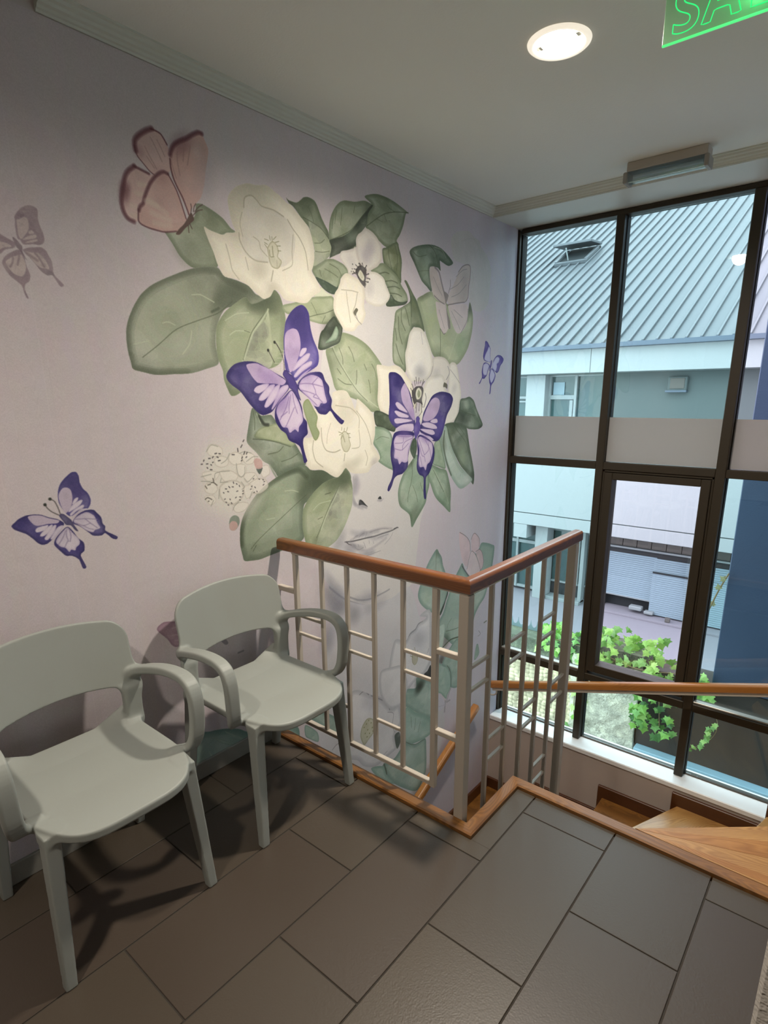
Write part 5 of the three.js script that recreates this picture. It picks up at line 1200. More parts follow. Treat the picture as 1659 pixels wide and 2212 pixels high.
// ------------------------------------------------------------------ chairs: one moulded plastic shell, meshed from a distance field
const chairGeo = (() => {
  const smin = (a, b, k) => { const h = Math.max(k - Math.abs(a - b), 0) / k; return Math.min(a, b) - h * h * k * 0.25; };
  const smax = (a, b, k) => -smin(-a, -b, k);
  const lerp = (a, b, t) => a + (b - a) * t, sat = (x) => Math.max(0, Math.min(1, x));
  function seat(x, y, z) {
    const az = Math.abs(z), xf = 0.548 - 52 * az ** 4, sl = Math.sqrt(1 + (208 * az ** 3) ** 2);
    const w = 0.214 - 0.03 * sat((x - 0.40) / 0.15) ** 2;
    let d = smax(smax(az - w, (x - xf) / sl, 0.05), 0.082 + 0.25 * z * z * 0 - x, 0.03);
    const q = az / 0.21, rise = 0.05 * Math.pow(sat((0.16 - x) / 0.08), 2) * sat((q - 0.45) / 0.5);
    const top = 0.452 - 0.013 * (1 - q * q) * sat((x - 0.06) / 0.12) * sat((0.56 - x) / 0.2) - 0.012 * sat((x - 0.44) / 0.11) ** 2 + rise;
    const lip = 0.02 + 0.009 * sat(1 + d / 0.03);
    return smax(d, smax(y - top, top - lip - y, 0.004), 0.008);
  }
  function back(x, y, z) {
    const az = Math.abs(z), xc = 0.100 - 0.20 * Math.max(-0.02, y - 0.575) + 0.5 * z * z, yt = 0.808 - 0.55 * z * z, yb = 0.592 - 0.6 * z * z;
    const hw = 0.231, r = 0.055, hy = (yt - yb) / 2, cy = (yt + yb) / 2, top = y > cy;
    const qx = az - (hw - (top ? r : 0.012)), qy = Math.abs(y - cy) - (hy - (top ? r : 0.012));
    const d2 = Math.hypot(Math.max(qx, 0), Math.max(qy, 0)) + Math.min(Math.max(qx, qy), 0) - (top ? r : 0.012);
    const sx_ = Math.abs(az - 0.2095) - 0.0145, sy_ = Math.abs(y - 0.53) - 0.085, st = Math.hypot(Math.max(sx_, 0), Math.max(sy_, 0)) + Math.min(Math.max(sx_, sy_), 0) - 0.007;
    return smax(smin(d2, st, 0.045), (Math.abs(x - xc) - 0.0065) * 0.97, 0.006);
  }
  function upright(x, y, z) {
    const az = Math.abs(z), t = sat((y - 0.42) / 0.22), cxp = lerp(0.116, 0.119, t), cz = 0.2095;
    const dx = Math.abs(x - cxp) - 0.004, dz = Math.abs(az - cz) - 0.013, d = Math.hypot(Math.max(dx, 0), Math.max(dz, 0)) + Math.min(Math.max(dx, dz), 0) - 0.0065;
    return smax(d, smax(0.42 - y, y - 0.56, 0.02), 0.01);
  }
  function leg(x, y, z, front) {
    const t = sat(y / 0.44), az = Math.abs(z);
    const cxp = front ? lerp(0.487, 0.452, t) : lerp(0.042, 0.116, t), cz = front ? lerp(0.212, 0.187, t) : lerp(0.213, 0.206, t);
    const hx = lerp(0.014, 0.0215, t), hz = lerp(0.0145, 0.0205, t), r = 0.0045;
    const dx = Math.abs(x - cxp) - hx + r, dz = Math.abs(az - cz) - hz + r;
    const d = Math.hypot(Math.max(dx, 0), Math.max(dz, 0)) + Math.min(Math.max(dx, dz), 0) - r;
    return smax(d, smax(-y, y - (front ? 0.437 : 0.446), 0.004), 0.004);
  }
  const arm = [[0.112, 0.606, 0.222], [0.15, 0.622, 0.236], [0.21, 0.640, 0.245], [0.28, 0.655, 0.251], [0.34, 0.660, 0.254], [0.385, 0.656, 0.255], [0.412, 0.641, 0.255], [0.426, 0.614, 0.255], [0.431, 0.575, 0.254], [0.430, 0.525, 0.252], [0.425, 0.482, 0.248], [0.415, 0.455, 0.241], [0.404, 0.443, 0.232], [0.395, 0.441, 0.214], [0.392, 0.441, 0.196]];
  { const c = new THREE.CatmullRomCurve3(arm.map((q) => new THREE.Vector3(...q)), false, 'centripetal'); const q = c.getPoints(44); arm.length = 0; for (const v of q) arm.push(v.toArray()); }
  function armrest(x, y, z) {
    const az = Math.abs(z); if (az < 0.15) return 1; let best = 1;
    for (let i = 0; i + 1 < arm.length; i++) {
      const a = arm[i], b = arm[i + 1], ex = b[0] - a[0], ey = b[1] - a[1], ez = b[2] - a[2], t = sat(((x - a[0]) * ex + (y - a[1]) * ey + (az - a[2]) * ez) / (ex * ex + ey * ey + ez * ez));
      const dz = Math.abs(az - a[2] - ez * t) - 0.0140, di = Math.hypot(x - a[0] - ex * t, y - a[1] - ey * t) - 0.0052;
      const d = Math.hypot(Math.max(dz, 0), Math.max(di, 0)) + Math.min(Math.max(dz, di), 0) - 0.003;
      if (d < best) best = d;
    }
    return best;
  }
  const f = (x, y, z) => {
    const s = seat(x, y, z), lf = leg(x, y, z, true), lb = leg(x, y, z, false), u = upright(x, y, z), b = back(x, y, z), a = armrest(x, y, z);
    let d = smin(s, lf, 0.022); d = smin(d, smin(lb, u, 0.02), 0.03); d = smin(d, smin(smin(u, b, 0.03), a, 0.022), 0.012); return smin(d, a, 0.02);
  };
  const which = (x, y, z) => {
    const L = [[seat(x, y, z), 'seat'], [Math.min(back(x, y, z), upright(x, y, z) + (y < 0.47 ? 1 : 0)), 'backrest'], [armrest(x, y, z), z > 0 ? 'armrest_a' : 'armrest_b'], [leg(x, y, z, true), z > 0 ? 'leg_a' : 'leg_b'], [leg(x, y, z, false), z > 0 ? 'leg_c' : 'leg_d']];
    return L.reduce((p, q) => (q[0] < p[0] ? q : p))[1];
  };
  // surface nets
  const h = 0.0046, lo = [0.01, -0.006, -0.285], n = [120, 180, 125], nx = n[0] + 1, ny = n[1] + 1, nz = n[2] + 1, field = new Float32Array(nx * ny * nz).fill(1), id = (i, j, k) => (k * ny + j) * nx + i;
  const cs = 5;                                             // coarse cells far from the surface are skipped
  for (let k = 0; k < nz; k += cs) for (let j = 0; j < ny; j += cs) for (let i = 0; i < nx; i += cs) {
    const c = f(lo[0] + (i + cs / 2) * h, lo[1] + (j + cs / 2) * h, lo[2] + (k + cs / 2) * h);
    const near = Math.abs(c) < h * cs * 2.2;
    for (let kk = k; kk < Math.min(k + cs, nz); kk++) for (let jj = j; jj < Math.min(j + cs, ny); jj++) for (let ii = i; ii < Math.min(i + cs, nx); ii++) field[id(ii, jj, kk)] = near ? f(lo[0] + ii * h, lo[1] + jj * h, lo[2] + kk * h) : c;
  }
  const vid = new Map(), P = [];
  for (let k = 0; k < n[2]; k++) for (let j = 0; j < n[1]; j++) for (let i = 0; i < n[0]; i++) {
    let m = 0, cnt = 0, sxx = 0, syy = 0, szz = 0; const v = [];
    for (let c = 0; c < 8; c++) { v[c] = field[id(i + (c & 1), j + ((c >> 1) & 1), k + (c >> 2))]; if (v[c] < 0) m |= 1 << c; }
    if (m === 0 || m === 255) continue;
    for (const [a, b] of [[0, 1], [2, 3], [4, 5], [6, 7], [0, 2], [1, 3], [4, 6], [5, 7], [0, 4], [1, 5], [2, 6], [3, 7]]) if ((v[a] < 0) !== (v[b] < 0)) {
      const t = v[a] / (v[a] - v[b]); cnt++;
      sxx += (a & 1) + ((b & 1) - (a & 1)) * t; syy += ((a >> 1) & 1) + (((b >> 1) & 1) - ((a >> 1) & 1)) * t; szz += (a >> 2) + ((b >> 2) - (a >> 2)) * t;
    }
    vid.set(id(i, j, k), P.length / 3); P.push(lo[0] + (i + sxx / cnt) * h, lo[1] + (j + syy / cnt) * h, lo[2] + (k + szz / cnt) * h);
  }
  const Nn = new Float32Array(P.length), e = 0.0016;
  for (let i = 0; i < P.length; i += 3) {                   // settle on the surface and take its true normal
    for (let it = 0; it < 2; it++) {
      const [x, y, z] = [P[i], P[i + 1], P[i + 2]], gx = f(x + e, y, z) - f(x - e, y, z), gy = f(x, y + e, z) - f(x, y - e, z), gz = f(x, y, z + e) - f(x, y, z - e), l = Math.hypot(gx, gy, gz) || 1, d = Math.max(-0.002, Math.min(0.002, f(x, y, z)));
      if (it === 0) { P[i] -= (gx / l) * d; P[i + 1] -= (gy / l) * d; P[i + 2] -= (gz / l) * d; } else { Nn[i] = gx / l; Nn[i + 1] = gy / l; Nn[i + 2] = gz / l; }
    }
  }
  const groups = {};
  const quad = (a, b, c, d, flip) => {
    if ([a, b, c, d].some((q) => q === undefined)) return;
    const x = (P[a * 3] + P[c * 3]) / 2, y = (P[a * 3 + 1] + P[c * 3 + 1]) / 2, z = (P[a * 3 + 2] + P[c * 3 + 2]) / 2, l = groups[which(x, y, z)] ??= [];
    if (flip) l.push(a, c, b, a, d, c); else l.push(a, b, c, a, c, d);
  };
  for (let k = 1; k < n[2]; k++) for (let j = 1; j < n[1]; j++) for (let i = 1; i < n[0]; i++) {
    const o = field[id(i, j, k)] < 0, q = (a, b, c) => vid.get(id(a, b, c));
    if (o !== field[id(i + 1, j, k)] < 0) quad(q(i, j - 1, k - 1), q(i, j, k - 1), q(i, j, k), q(i, j - 1, k), !o);
    if (o !== field[id(i, j + 1, k)] < 0) quad(q(i - 1, j, k - 1), q(i - 1, j, k), q(i, j, k), q(i, j, k - 1), !o);
    if (o !== field[id(i, j, k + 1)] < 0) quad(q(i - 1, j - 1, k), q(i, j - 1, k), q(i, j, k), q(i - 1, j, k), !o);
  }
  const res = {};
  for (const [name, idx] of Object.entries(groups)) {
    const map = new Map(), pos = [], nor = [], uv = [], out = [];
    for (const q of idx) { if (!map.has(q)) { map.set(q, pos.length / 3); pos.push(P[q * 3], P[q * 3 + 1], P[q * 3 + 2]); nor.push(Nn[q * 3], Nn[q * 3 + 1], Nn[q * 3 + 2]); uv.push(P[q * 3] + P[q * 3 + 1] * 0.5, P[q * 3 + 2] + P[q * 3 + 1] * 0.5); } out.push(map.get(q)); }
    const g = new THREE.BufferGeometry(); g.setAttribute('position', new THREE.Float32BufferAttribute(pos, 3)); g.setAttribute('normal', new THREE.Float32BufferAttribute(nor, 3)); g.setAttribute('uv', new THREE.Float32BufferAttribute(uv, 2)); g.setIndex(out); res[name] = g;
  }
  return res;
})();
{
  const c = thing('armchair', 'sage grey moulded plastic armchair nearer the camera, cut by the left edge of the photo', 'chair', [0, 0, -0.58], 'plastic armchairs along the mural wall');
  for (const k of ['seat', 'backrest', 'armrest_a', 'armrest_b', 'leg_a', 'leg_b', 'leg_c', 'leg_d']) part(k.replace(/_[a-d]$/, ''), chairGeo[k], M.chair, c);
  const d = c.clone(); d.name = numbered('armchair'); d.position.z = -1.213; d.userData = { ...c.userData, label: 'sage grey moulded plastic armchair standing right beside the stair balustrade' }; scene.add(d);
}

// ------------------------------------------------------------------ lamps and signs on the ceiling
M.lampGlow = std({ color: '#ffffff', emissive: new THREE.Color().setRGB(1, 0.93, 0.80), emissiveIntensity: 30 });
M.lampRim = std({ color: '#f4efe4', roughness: 0.3, emissive: new THREE.Color().setRGB(1, 0.9, 0.74), emissiveIntensity: 0.5 });
LAMPS.forEach(([x, z], i) => {
  const l = thing('downlight', i ? 'round recessed ceiling lamp above the middle of the room' : 'bright round recessed downlight in the ceiling near the stairwell', 'lamp', [x, 2.485, z]);
  part('trim_ring', new THREE.LatheGeometry([[0.066, 0.004], [0.070, -0.004], [0.078, -0.009], [0.086, -0.008], [0.092, -0.003], [0.093, 0]].map(([a, b]) => new THREE.Vector2(a, b)), 56), M.lampRim, l);
  part('reflector', new THREE.LatheGeometry([[0.0685, -0.002], [0.060, 0.03], [0.045, 0.055], [0.0, 0.062]].map(([a, b]) => new THREE.Vector2(a, b)), 48), std({ color: '#f3efe6', roughness: 0.25, side: THREE.DoubleSide }), l);
  for (const a of [-1, 1]) part('clip', box(a * 0.058 - 0.006, a * 0.058 + 0.006, 0.0, 0.012, -0.012, 0.012, 0.002), M.cornice, l);
  part('bulb', new THREE.LatheGeometry([[0, -0.002], [0.022, 0.0], [0.038, 0.007], [0.047, 0.018], [0.046, 0.03], [0.03, 0.045], [0.018, 0.052], [0, 0.052]].map(([a, b]) => new THREE.Vector2(a, b)), 40), M.lampGlow, l);
  const s = new THREE.SpotLight(LAMP_COL, i ? LAMP2_CD : LAMP_CD, 0, 83 * R, 0.95, 2); s.name = 'downlight_light'; s.position.set(x, 2.472, z); s.target.position.set(x, 0, z); s.castShadow = true; s.shadow.radius = 2.6;
  scene.add(s, s.target);
});
{
  const e = thing('exit_sign', 'edge-lit green acrylic exit sign lettered SALIDA hanging from the ceiling', 'sign', [1.306, 2.30, -1.755]);
  const glow = std({ color: '#0b5a26', emissive: new THREE.Color().setRGB(0.02, 0.75, 0.16), emissiveIntensity: 1.0 });
  part('plate', box(0, 0.40, 0, 0.15, -0.003, 0.003, 0.0008), phy({ color: '#dcf2dc', transmission: 0.85, thickness: 0, roughness: 0.35, emissive: new THREE.Color().setRGB(0.02, 0.11, 0.03), emissiveIntensity: 0.45 }), e);
  part('lit_edge', box(0.0, 0.40, -0.0022, 0.0016, -0.0034, 0.0034, 0.0006), std({ color: '#5fd080', emissive: new THREE.Color().setRGB(0.1, 0.9, 0.25), emissiveIntensity: 0.6 }), e);
  part('housing', box(-0.01, 0.41, 0.148, 0.185, -0.022, 0.022, 0.004), M.cornice, e);
  const font = await new FontLoader().loadAsync('fonts/droid/droid_sans_bold.typeface.json');
  let x = 0.0165;
  for (const ch of 'SALIDA') {
    const shapes = font.generateShapes(ch, 0.092), list = []; let w = 0;
    for (const s of shapes) for (const c of [s, ...s.holes]) {
      const p = c.getPoints(10).map((q) => { w = Math.max(w, q.x); return V(q.x, q.y, 0.0032); });
      const cp = new THREE.CurvePath(); for (let i = 0; i < p.length; i++) { const a = p[i], b = p[(i + 1) % p.length]; if (a.distanceTo(b) > 1e-5) cp.add(new THREE.LineCurve3(a, b)); }
      list.push(new THREE.TubeGeometry(cp, Math.max(48, p.length * 3), 0.00125, 5, true));
    }
    const m = part('letter', join(list), glow, e); m.position.set(x, 0.0145, 0); x += w + 0.0075;
  }
  const g = new THREE.PointLight(new THREE.Color().setRGB(0.1, 1, 0.3), 0.02); g.name = 'exit_sign_light'; g.position.set(1.5, 2.36, -1.72); g.castShadow = true; scene.add(g);
}
{
  const e = thing('emergency_light', 'small unlit emergency light box with a clear ribbed cover fixed beside the cornice', 'light fitting', [0.804, 2.445, -3.004]);
  part('housing', box(0, 0.333, 0.002, 0.04, -0.075, 0, 0.003), std({ color: '#b5aca2', roughness: 0.55 }), e);
  const clear = phy({ color: '#d9e6ea', transmission: 0.9, thickness: 0, roughness: 0.12 });
  part('cover', run([[-0.035, 0], [-0.036, -0.02], [-0.028, -0.036], [-0.012, -0.042], [0.012, -0.042], [0.028, -0.036], [0.036, -0.02], [0.035, 0]], V(0.0, 0.002, -0.0375), V(0.333, 0.002, -0.0375)), clear, e);
  part('tube', new THREE.CylinderGeometry(0.008, 0.008, 0.29, 16).rotateZ(Math.PI / 2).translate(0.166, -0.012, -0.0375), std({ color: '#d4dde0', roughness: 0.25 }), e);
  for (const x of [-0.014, 0.321]) part('end_cap', box(x, x + 0.02, -0.043, 0.002, -0.076, 0.003, 0.004), std({ color: '#9a958d', roughness: 0.5 }), e);
  part('chrome_strip', box(0.01, 0.325, -0.043, -0.0405, -0.008, -0.002, 0.001), std({ color: '#d8e4e4', roughness: 0.3, metalness: 0.3 }), e);
}

// ------------------------------------------------------------------ outside: the house across the yard
const EX = {
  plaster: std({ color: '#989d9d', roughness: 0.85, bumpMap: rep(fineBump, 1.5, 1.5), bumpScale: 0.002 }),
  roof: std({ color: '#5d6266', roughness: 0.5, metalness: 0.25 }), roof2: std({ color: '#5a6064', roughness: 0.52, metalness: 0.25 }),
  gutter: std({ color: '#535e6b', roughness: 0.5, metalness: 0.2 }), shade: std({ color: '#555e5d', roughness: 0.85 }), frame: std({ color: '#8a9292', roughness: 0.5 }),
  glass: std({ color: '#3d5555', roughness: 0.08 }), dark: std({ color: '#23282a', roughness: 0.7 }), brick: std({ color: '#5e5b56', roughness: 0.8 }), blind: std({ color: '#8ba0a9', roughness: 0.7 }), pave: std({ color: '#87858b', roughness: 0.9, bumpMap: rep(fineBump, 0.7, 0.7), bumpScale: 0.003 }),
};
struct('ground', box(-9, 5, -2.25, -1.98, -15, -5.25, 0), EX.pave);
struct('yard_floor', box(-9, 5, -3.0, -2.6, -5.25, -3.66, 0), M.grout);
{
  const b = thing('neighbouring_house', 'pale two-storey house with a ribbed metal roof seen through the window', 'house', [-2, -1.98, -9]);
  const bp = (n, g, m) => { const q = part(n, g, m, b); q.position.set(2, 1.98, 9); return q; };
  const bb = (n, m, x0, x1, y0, y1, z0, z1, e = 0.004) => bp(n, box(x0, x1, y0, y1, z0, z1, e), m);
  const XL = -8, XR = 3.6;
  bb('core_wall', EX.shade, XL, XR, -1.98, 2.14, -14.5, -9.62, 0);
  // roof: one standing-seam sheet after another
  const a = 28.3 * R, len = 7.42, pw = 0.1872;
  const sheet = join([box(0, pw, -0.012, 0, -len, 0.06, 0), box(-0.013, 0.013, 0, 0.036, -len, 0.05, 0.004)]);
  const cap = box(-0.012, 0.012, 0.002, 0.03, 0.05, 0.062, 0);
  for (let k = Math.ceil((XL + 2.7369) / pw); k * pw - 2.7369 < XR; k++) { const m = part('roof_sheet', sheet, k & 1 ? EX.roof : EX.roof2, b); m.rotation.x = a; m.position.set(-2.7369 + k * pw + 2, 2.216 + 1.98, -0.0); const c = part('rib_end', cap, EX.gutter, b); c.rotation.x = a; c.position.copy(m.position); }
  const ry = (z) => 2.216 + (-9 - z) * Math.tan(a);
  bp('ridge_cap', run([[-0.11, -0.05], [0, 0.03], [0.11, -0.05], [0.11, -0.035], [0, 0.048], [-0.11, -0.035]], V(XL, ry(-15.5) + 0.03, -15.53), V(XR, ry(-15.5) + 0.03, -15.53)), EX.roof);
  bp('gutter', run([[-0.07, 0.03], [-0.07, -0.03], [-0.05, -0.034], [0.05, -0.034], [0.07, -0.03], [0.07, 0.03]], V(XL, 2.177, -8.97), V(XR, 2.177, -8.97)), EX.gutter);
  bb('fascia_panel', EX.plaster, XL, -1.603, 1.803, 2.145, -9.3, -9.0); bb('fascia_panel', EX.plaster, -1.597, XR, 1.803, 2.145, -9.3, -9.0);
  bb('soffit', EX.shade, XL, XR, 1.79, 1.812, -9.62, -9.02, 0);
  { // open roof hatch, hinged along its upper edge
    const h = new THREE.Group(); h.name = 'roof_hatch'; b.add(h); const at = (x, t, up) => [x, 2.216 + t * Math.sin(a) + up * Math.cos(a), -9 - t * Math.cos(a) + up * Math.sin(a)];
    const pl = (n, g, m, x, t, up, tilt = 0) => { const q = part(n, g, m, h); const [X, Y, Z] = at(x, t, up); q.position.set(X + 2, Y + 1.98, Z + 9); q.rotation.x = a + tilt; };
    pl('opening', box(0, 0.62, 0, 0.05, -0.75, 0, 0.005), EX.dark, -3.78, 3.95, 0.0);
    for (const x of [-3.83, -3.2]) pl('kerb', box(0, 0.06, 0, 0.09, -0.62, 0.05, 0.006), EX.roof, x, 3.93, 0); pl('kerb', box(0, 0.69, 0, 0.07, 0, 0.06, 0.006), EX.roof, -3.83, 3.9, 0);
    pl('lid', box(0, 0.80, 0, 0.05, -0.10, 0.52, 0.008), EX.roof, -3.93, 4.60, 0.10, -0.42); pl('stay', box(0, 0.02, 0, 0.28, 0, 0.02, 0.002), EX.frame, -3.6, 4.02, 0.02, 0.1);
  }
  // upper floor
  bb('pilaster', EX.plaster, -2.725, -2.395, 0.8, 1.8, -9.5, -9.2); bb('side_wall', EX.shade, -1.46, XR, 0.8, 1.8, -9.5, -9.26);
  const win = (x0, x1, y0, y1, mull, tran, z = -9.4, fw = 0.045) => {
    const f = new THREE.Group(); f.name = 'window'; b.add(f); const q = (n, g, m) => { part(n, g, m, f).position.set(2, 1.98, 9); };
    q('pane', box(x0, x1, y0, y1, z - 0.02, z, 0), EX.glass);
    for (const x of mull) q('frame_bar', box(x, x + fw, y0, y1, z, z + 0.06, 0.005), EX.frame);
    for (const [y, u0, u1, t] of tran) q('frame_bar', box(u0, u1, y, y + t, z, z + 0.05, 0.005), EX.frame);
  };
  win(-4.3, -2.73, 0.8, 1.79, [-3.4], [[1.42, -4.3, -2.73, 0.045], [1.36, -4.3, -2.73, 0.03], [1.76, -4.3, -2.73, 0.03]]);
  win(-2.395, -1.46, 0.8, 1.79, [-2.4, -1.96], [[1.41, -2.4, -1.93, 0.07], [1.765, -2.4, -1.46, 0.03]]); bb('window_panel', EX.frame, -2.02, -1.965, 0.8, 1.40, -9.36, -9.33);
  bb('paper_sheet', EX.blind, -2.33, -2.14, 1.47, 1.68, -9.395, -9.385, 0.001);
  { const v = new THREE.Group(); v.name = 'wall_vent'; b.add(v); const q = (n, g, m) => part(n, g, m, v).position.set(2, 1.98, 9); q('frame', box(-0.53, -0.28, 1.51, 1.72, -9.27, -9.2, 0.01), EX.shade); q('grille', box(-0.5, -0.31, 1.555, 1.7, -9.205, -9.192, 0.004), EX.brick); q('ledge', box(-0.55, -0.27, 1.505, 1.535, -9.26, -9.16, 0.004), EX.gutter); }
  // parapet band between the floors
  bb('parapet', EX.plaster, XL, XR, -0.445, 0.85, -9.5, -9.0); bb('groove', EX.shade, XL, XR, -0.46, -0.445, -9.5, -9.02, 0); bb('parapet_foot', EX.plaster, XL, XR, -0.652, -0.46, -9.5, -9.0);
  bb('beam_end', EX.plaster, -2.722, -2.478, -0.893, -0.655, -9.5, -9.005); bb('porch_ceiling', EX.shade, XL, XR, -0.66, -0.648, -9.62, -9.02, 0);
  bb('column', EX.plaster, -2.385, -2.165, -1.98, -0.655, -9.42, -9.16);
  // ground floor windows
  win(-5.0, -2.39, -1.93, -0.66, [-2.86, -3.9], [[-1.09, -5, -2.39, 0.06], [-1.93, -5, -2.39, 0.05]], -9.46);
  win(-2.165, -1.22, -1.7, -0.66, [-1.72, -1.30], [[-0.78, -2.165, -1.22, 0.05], [-1.70, -2.165, -1.22, 0.03]], -9.46); bb('plinth', EX.dark, -2.165, -1.22, -1.92, -1.70, -9.5, -9.44); bb('window_ledge', EX.frame, -2.16, -1.56, -1.98, -1.92, -9.5, -9.22); bb('window_post', EX.frame, -1.62, -1.56, -1.96, -0.66, -9.44, -9.30);
  for (let k = 0; k < 22; k++) bb('transom_panel', EX.brick, -1.2 + k * 0.2185, -0.99 + k * 0.2185, -0.865, -0.66, -9.47, -9.40, 0.004);
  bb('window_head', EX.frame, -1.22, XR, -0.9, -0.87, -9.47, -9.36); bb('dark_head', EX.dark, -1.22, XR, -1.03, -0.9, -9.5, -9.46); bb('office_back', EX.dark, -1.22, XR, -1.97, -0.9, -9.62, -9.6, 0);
  const blind = (x0, x1, y0, y1, z) => { const l = []; for (let y = y0; y < y1; y += 0.033) l.push(box(x0, x1, y, y + 0.029, z, z + 0.006, 0)); const m = bp('window_blind', join(l), EX.blind); m.userData.kind = 'stuff'; };
  blind(-1.21, -0.46, -1.72, -1.02, -9.46); blind(-0.49, 0.03, -1.92, -1.24, -9.42); blind(-0.49, 0.6, -1.235, -1.02, -9.45); blind(0.09, 1.2, -1.92, -1.24, -9.42);
  bb('blind_rail', EX.dark, -0.49, 0.03, -1.245, -1.215, -9.425, -9.405); bb('blind_rail', EX.frame, -1.21, -0.49, -1.735, -1.715, -9.465, -9.44);
  bb('window_post', EX.frame, 0.03, 0.085, -1.95, -0.88, -9.46, -9.36); bb('window_ledge', EX.pave, -1.22, XR, -1.98, -1.945, -9.6, -9.2);
  part('tray', new RoundedBoxGeometry(0.2, 0.07, 0.12, 2, 0.02), EX.frame, b).position.set(1.32, 0.12, -0.40); part('tray', new RoundedBoxGeometry(0.14, 0.05, 0.1, 2, 0.015), EX.frame, b).position.set(1.53, 0.09, -0.38);
  part('small_box', new RoundedBoxGeometry(0.07, 0.07, 0.06, 2, 0.008), EX.brick, b).position.set(1.84, 0.075, -0.27);
}

// the garden wall just outside, its ivy, and the dark wall beside it
{
  const stoneTex = tex(512, 512, (u, v) => { const a = tileN(u, v, 5, 41), c = tileN(u, v, 16, 43), d = tileN(u, v, 50, 45), k = 192 + 60 * a + 50 * c + 36 * d, m = Math.max(0, a + 0.5 * c); return [clamp(k), clamp(k * 0.985 - 3 * m), clamp(k * 0.88 - 10 * m)]; }, true, 1, 1);
  const stoneBump = tex(512, 512, (u, v) => { const k = clamp(128 + 80 * tileN(u, v, 9, 51) + 60 * tileN(u, v, 28, 52) + 40 * tileN(u, v, 70, 53)); return [k, k, k]; });
  const cob = tex(512, 512, (u, v) => { const w = 16, gx = u * w + 0.9 * tileN(u, v, 6, 3), gy = v * w * 1.2 + 0.9 * tileN(u, v, 6, 4); let m = 9; for (let i = -1; i < 2; i++) for (let j = -1; j < 2; j++) { const X = Math.floor(gx) + i, Y = Math.floor(gy) + j, hx = Math.sin(((X + 64) % 16) * 12.9 + ((Y + 76) % 19) * 78.2) * 43758.5, hy = Math.sin(((X + 64) % 16) * 39.3 + ((Y + 76) % 19) * 11.1) * 24634.6; m = Math.min(m, Math.hypot(gx - X - 0.5 - 0.35 * (hx - Math.floor(hx) - 0.5), gy - Y - 0.5 - 0.35 * (hy - Math.floor(hy) - 0.5))); } const k = clamp(255 * (1 - m * m * 1.7)); return [k, k, k]; });
  const rough = (w, h, d, nx, ny, amp, z) => { const g = new THREE.BoxGeometry(w, h, d, nx, ny, 4); const p = g.attributes.position, n = g.attributes.normal, q = []; for (let i = 0; i < p.count; i++) { const x = p.getX(i), y = p.getY(i), zz = p.getZ(i), s = amp * (N3(x * 5, y * 5, zz * 5 + z) + 0.6 * N3(x * 13, y * 13, zz * 13 + z)); q.push(x + Math.sign(x) * (Math.abs(x) > w / 2 - 0.001 ? s : 0), y + (y > h / 2 - 0.001 ? s : 0), zz + Math.sign(zz) * (Math.abs(zz) > d / 2 - 0.001 ? s : 0)); } g.setAttribute('position', new THREE.Float32BufferAttribute(q, 3)); g.computeVertexNormals(); return uvBox(g); };
  const w = thing('garden_wall', 'rough pale stone garden wall with a mossy coping under the ivy outside the window', 'wall', [-1.2, -2.6, -5.1]);
  const wp = (n, g, m, x, y, z) => { const q = part(n, g, m, w); q.position.set(x + 1.2, y + 2.6, z + 5.1); return q; };
  wp('pillar', rough(0.60, 1.75, 0.3, 40, 90, 0.02, 3), std({ map: rep(stoneTex, 1.1, 1.1), roughness: 0.95, bumpMap: rep(stoneBump, 1.4, 1.4), bumpScale: 0.02 }), 0.31, -1.73, -5.14);
  wp('stone_face', rough(3.4, 1.6, 0.2, 90, 50, 0.012, 9), std({ map: rep(stoneTex, 0.8, 0.8), color: '#fff4e0', roughness: 0.95, bumpMap: rep(cob, 1.2, 1.2), bumpScale: 0.02 }), -1.7, -1.81, -5.14);
  wp('coping', rough(3.3, 0.17, 0.26, 110, 8, 0.014, 21), std({ map: rep(stoneTex, 1.5, 1.5), color: '#7f8a80', roughness: 1, bumpMap: rep(stoneBump, 2, 2), bumpScale: 0.02 }), -1.7, -0.928, -5.13);
  wp('coping', rough(0.66, 0.14, 0.34, 30, 6, 0.014, 27), std({ map: rep(stoneTex, 1.5, 1.5), color: '#6f786c', roughness: 1, bumpMap: rep(stoneBump, 2, 2), bumpScale: 0.02 }), 0.30, -0.80, -5.16);
  const bl = std({ color: '#37475e', roughness: 0.55, bumpMap: rep(fineBump, 1, 1), bumpScale: 0.002 }), bd = std({ color: '#3d3630', roughness: 0.8 });
  struct('wall_yard', box(1.163, 5, -0.82, 4.2, -5.3, -5.0, 0.006), bl);
  struct('wall_basement', box(0.62, 5, -2.6, -0.83, -5.3, -5.02, 0.006), bd);
  const lg = thing('wall_ledge', 'pale blue ledge running along the foot of the dark wall outside', 'ledge', [0.64, -1.64, -5.02]); part('ledge', box(0, 4.3, 0, 0.055, -0.01, 0.09, 0.006), std({ color: '#8fb4c4', roughness: 0.6 }), lg);
  // spiked metal edging along the coping
  const sp = thing('spiked_edging', 'grey scalloped metal edging standing on the coping of the garden wall', 'edging', [-1.2, -0.84, -5.2]);
  { const s = new THREE.Shape(); s.moveTo(-1.4, 0); for (let x = -1.4; x < 1.19; x += 0.07) { s.lineTo(x, 0.03); s.quadraticCurveTo(x + 0.03, 0.035, x + 0.035, 0.105); s.quadraticCurveTo(x + 0.04, 0.035, x + 0.07, 0.03); } s.lineTo(1.19, 0); part('strip', new THREE.ExtrudeGeometry(s, { depth: 0.006, bevelEnabled: false }), std({ color: '#6d8183', roughness: 0.6, metalness: 0.3 }), sp); }
  // ivy
  const ivy = thing('ivy', 'bright green ivy spilling over the garden wall outside the window', 'ivy', [0.4, -0.8, -5.0]);
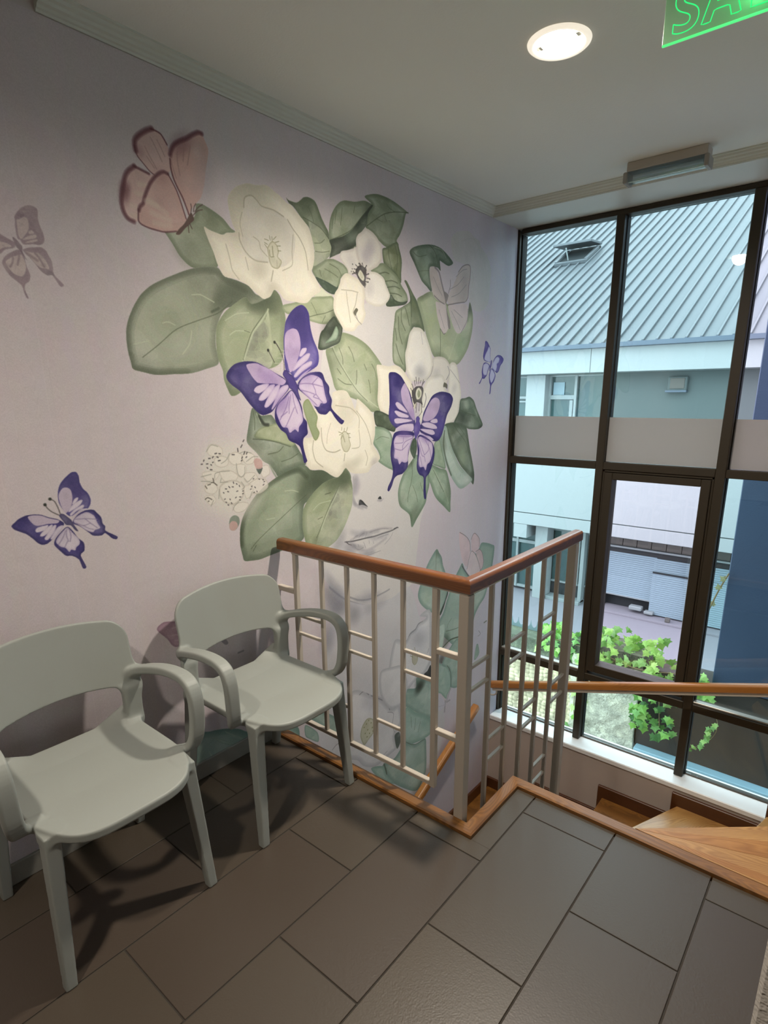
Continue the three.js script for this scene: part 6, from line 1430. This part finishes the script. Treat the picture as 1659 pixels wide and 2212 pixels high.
  const leafShape = (k) => {
    const o = [[0, 0], [0.22, 0.14], [0.5, 0.1], [0.42, 0.34], [0.62, 0.52], [0.34, 0.6], [0.16, 0.78], [0, 1.08], [-0.16, 0.78], [-0.34, 0.6], [-0.62, 0.52], [-0.42, 0.34], [-0.5, 0.1], [-0.22, 0.14]];
    const pos = [], uv = [], q = (x, y) => [x, y - 0.1, -0.28 * Math.abs(x) ** 1.5 * (0.6 + 0.4 * k) + 0.12 * Math.sin(y * 2.4 + k) - 0.2 * y * y * (k / 3)];
    const c = q(0, 0.42);
    for (let i = 0; i < o.length; i++) { const a = o[i], b = o[(i + 1) % o.length]; pos.push(...c, ...q(...a), ...q(...b)); uv.push(0.5, 0.4, a[0] + 0.5, a[1], b[0] + 0.5, b[1]); }
    const g = new THREE.BufferGeometry(); g.setAttribute('position', new THREE.Float32BufferAttribute(pos, 3)); g.setAttribute('uv', new THREE.Float32BufferAttribute(uv, 2)); g.computeVertexNormals(); return g;
  };
  const LG = [0, 1, 2, 3].map(leafShape), LM = ['#97c95e', '#84bb50', '#a9d272', '#6ba04a', '#7ab058', '#4a7c3c'].map((c) => phy({ color: c, roughness: 0.55, transmission: 0.3, thickness: 0, side: THREE.DoubleSide }));
  const leaf = (x, y, z, s, m, tilt = 1) => { const q = part('leaf', LG[Math.floor(rnd() * 4)], m, ivy); q.position.set(x - 0.4, y + 0.8, z + 5.0); q.scale.setScalar(s); q.rotation.set(rr(-0.9, 0.15) * tilt, rr(-0.6, 0.6), Math.PI + rr(-0.8, 0.8)); };
  const dense = (n, x0, x1, top, bot, z0, z1, ms) => { for (let i = 0; i < n; i++) { const x = rr(x0, x1), t = Math.pow(rnd(), 0.8), y = top(x) + (bot(x) - top(x)) * t; leaf(x, y, z0 + (z1 - z0) * rnd() + 0.05 * t, rr(0.055, 0.085), LM[Math.min(5, Math.floor(rnd() * ms))]); } };
  dense(95, -0.36, 0.16, (x) => -0.62 - 0.1 * Math.abs(x + 0.05), (x) => -0.92, -5.15, -4.98, 5);
  dense(190, 0.10, 0.75, (x) => -0.55 - 0.10 * Math.abs(x - 0.35), (x) => -0.90 - 0.1 * (x > 0.4 ? 1 : 0), -5.2, -4.94, 5);
  dense(110, 0.62, 1.2, (x) => -0.64 - 0.25 * Math.max(0, x - 0.75), (x) => -1.0, -5.0, -4.9, 5);
  dense(44, 0.60, 0.98, (x) => -0.95, (x) => -1.38 + 0.25 * Math.abs(x - 0.8), -5.0, -4.92, 6);
  dense(16, 0.02, 0.14, (x) => -1.0, (x) => -1.75, -4.98, -4.95, 6);
  for (let i = 0; i < 12; i++) { const t = i / 11; leaf(1.24 - 0.02 * Math.sin(t * 6) - 0.2 * t * t, -1.1 - 0.32 * t, -4.9, 0.05, LM[2 + (i % 3)]); }
  const stem = std({ color: '#7a6a4a', roughness: 0.9 }), st = (pts, r = 0.004) => { const m = part('stem', tube(pts.map((p) => V(...p)), r, 20, 5), stem, ivy); m.position.set(-0.4, 0.8, 5.0); };
  st([[-0.3, -0.8, -5.02], [0, -0.78, -4.99], [0.3, -0.8, -4.97], [0.6, -0.84, -4.96], [1.1, -0.75, -4.98]]); st([[0.75, -0.85, -4.95], [0.8, -1.05, -4.93], [0.83, -1.3, -4.93]]); st([[1.12, -0.9, -4.96], [1.26, -1.12, -4.92], [1.2, -1.3, -4.91], [1.06, -1.42, -4.91]], 0.003); st([[0.08, -0.9, -4.98], [0.06, -1.3, -4.96], [0.09, -1.72, -4.97]]);
  const tw = thing('vine_twig', 'thin bare vine twig climbing in front of the dark wall outside', 'twig', [1.1, -0.2, -4.99]);
  part('twig', tube([V(-0.08, -0.16, 0), V(-0.03, 0.02, 0.02), V(0.02, 0.2, 0.01), V(0.07, 0.34, 0.02)], 0.006, 20, 5), stem, tw); for (const [x, y] of [[0.02, 0.2], [0.05, 0.28], [-0.02, 0.06]]) { const q = part('leaf', LG[1], std({ color: '#8a8a62', roughness: 0.8, side: THREE.DoubleSide }), tw); q.position.set(x, y, 0.02); q.scale.setScalar(0.05); q.rotation.set(-0.3, 0.4, x * 20); }
}

renderer.render(scene, camera);
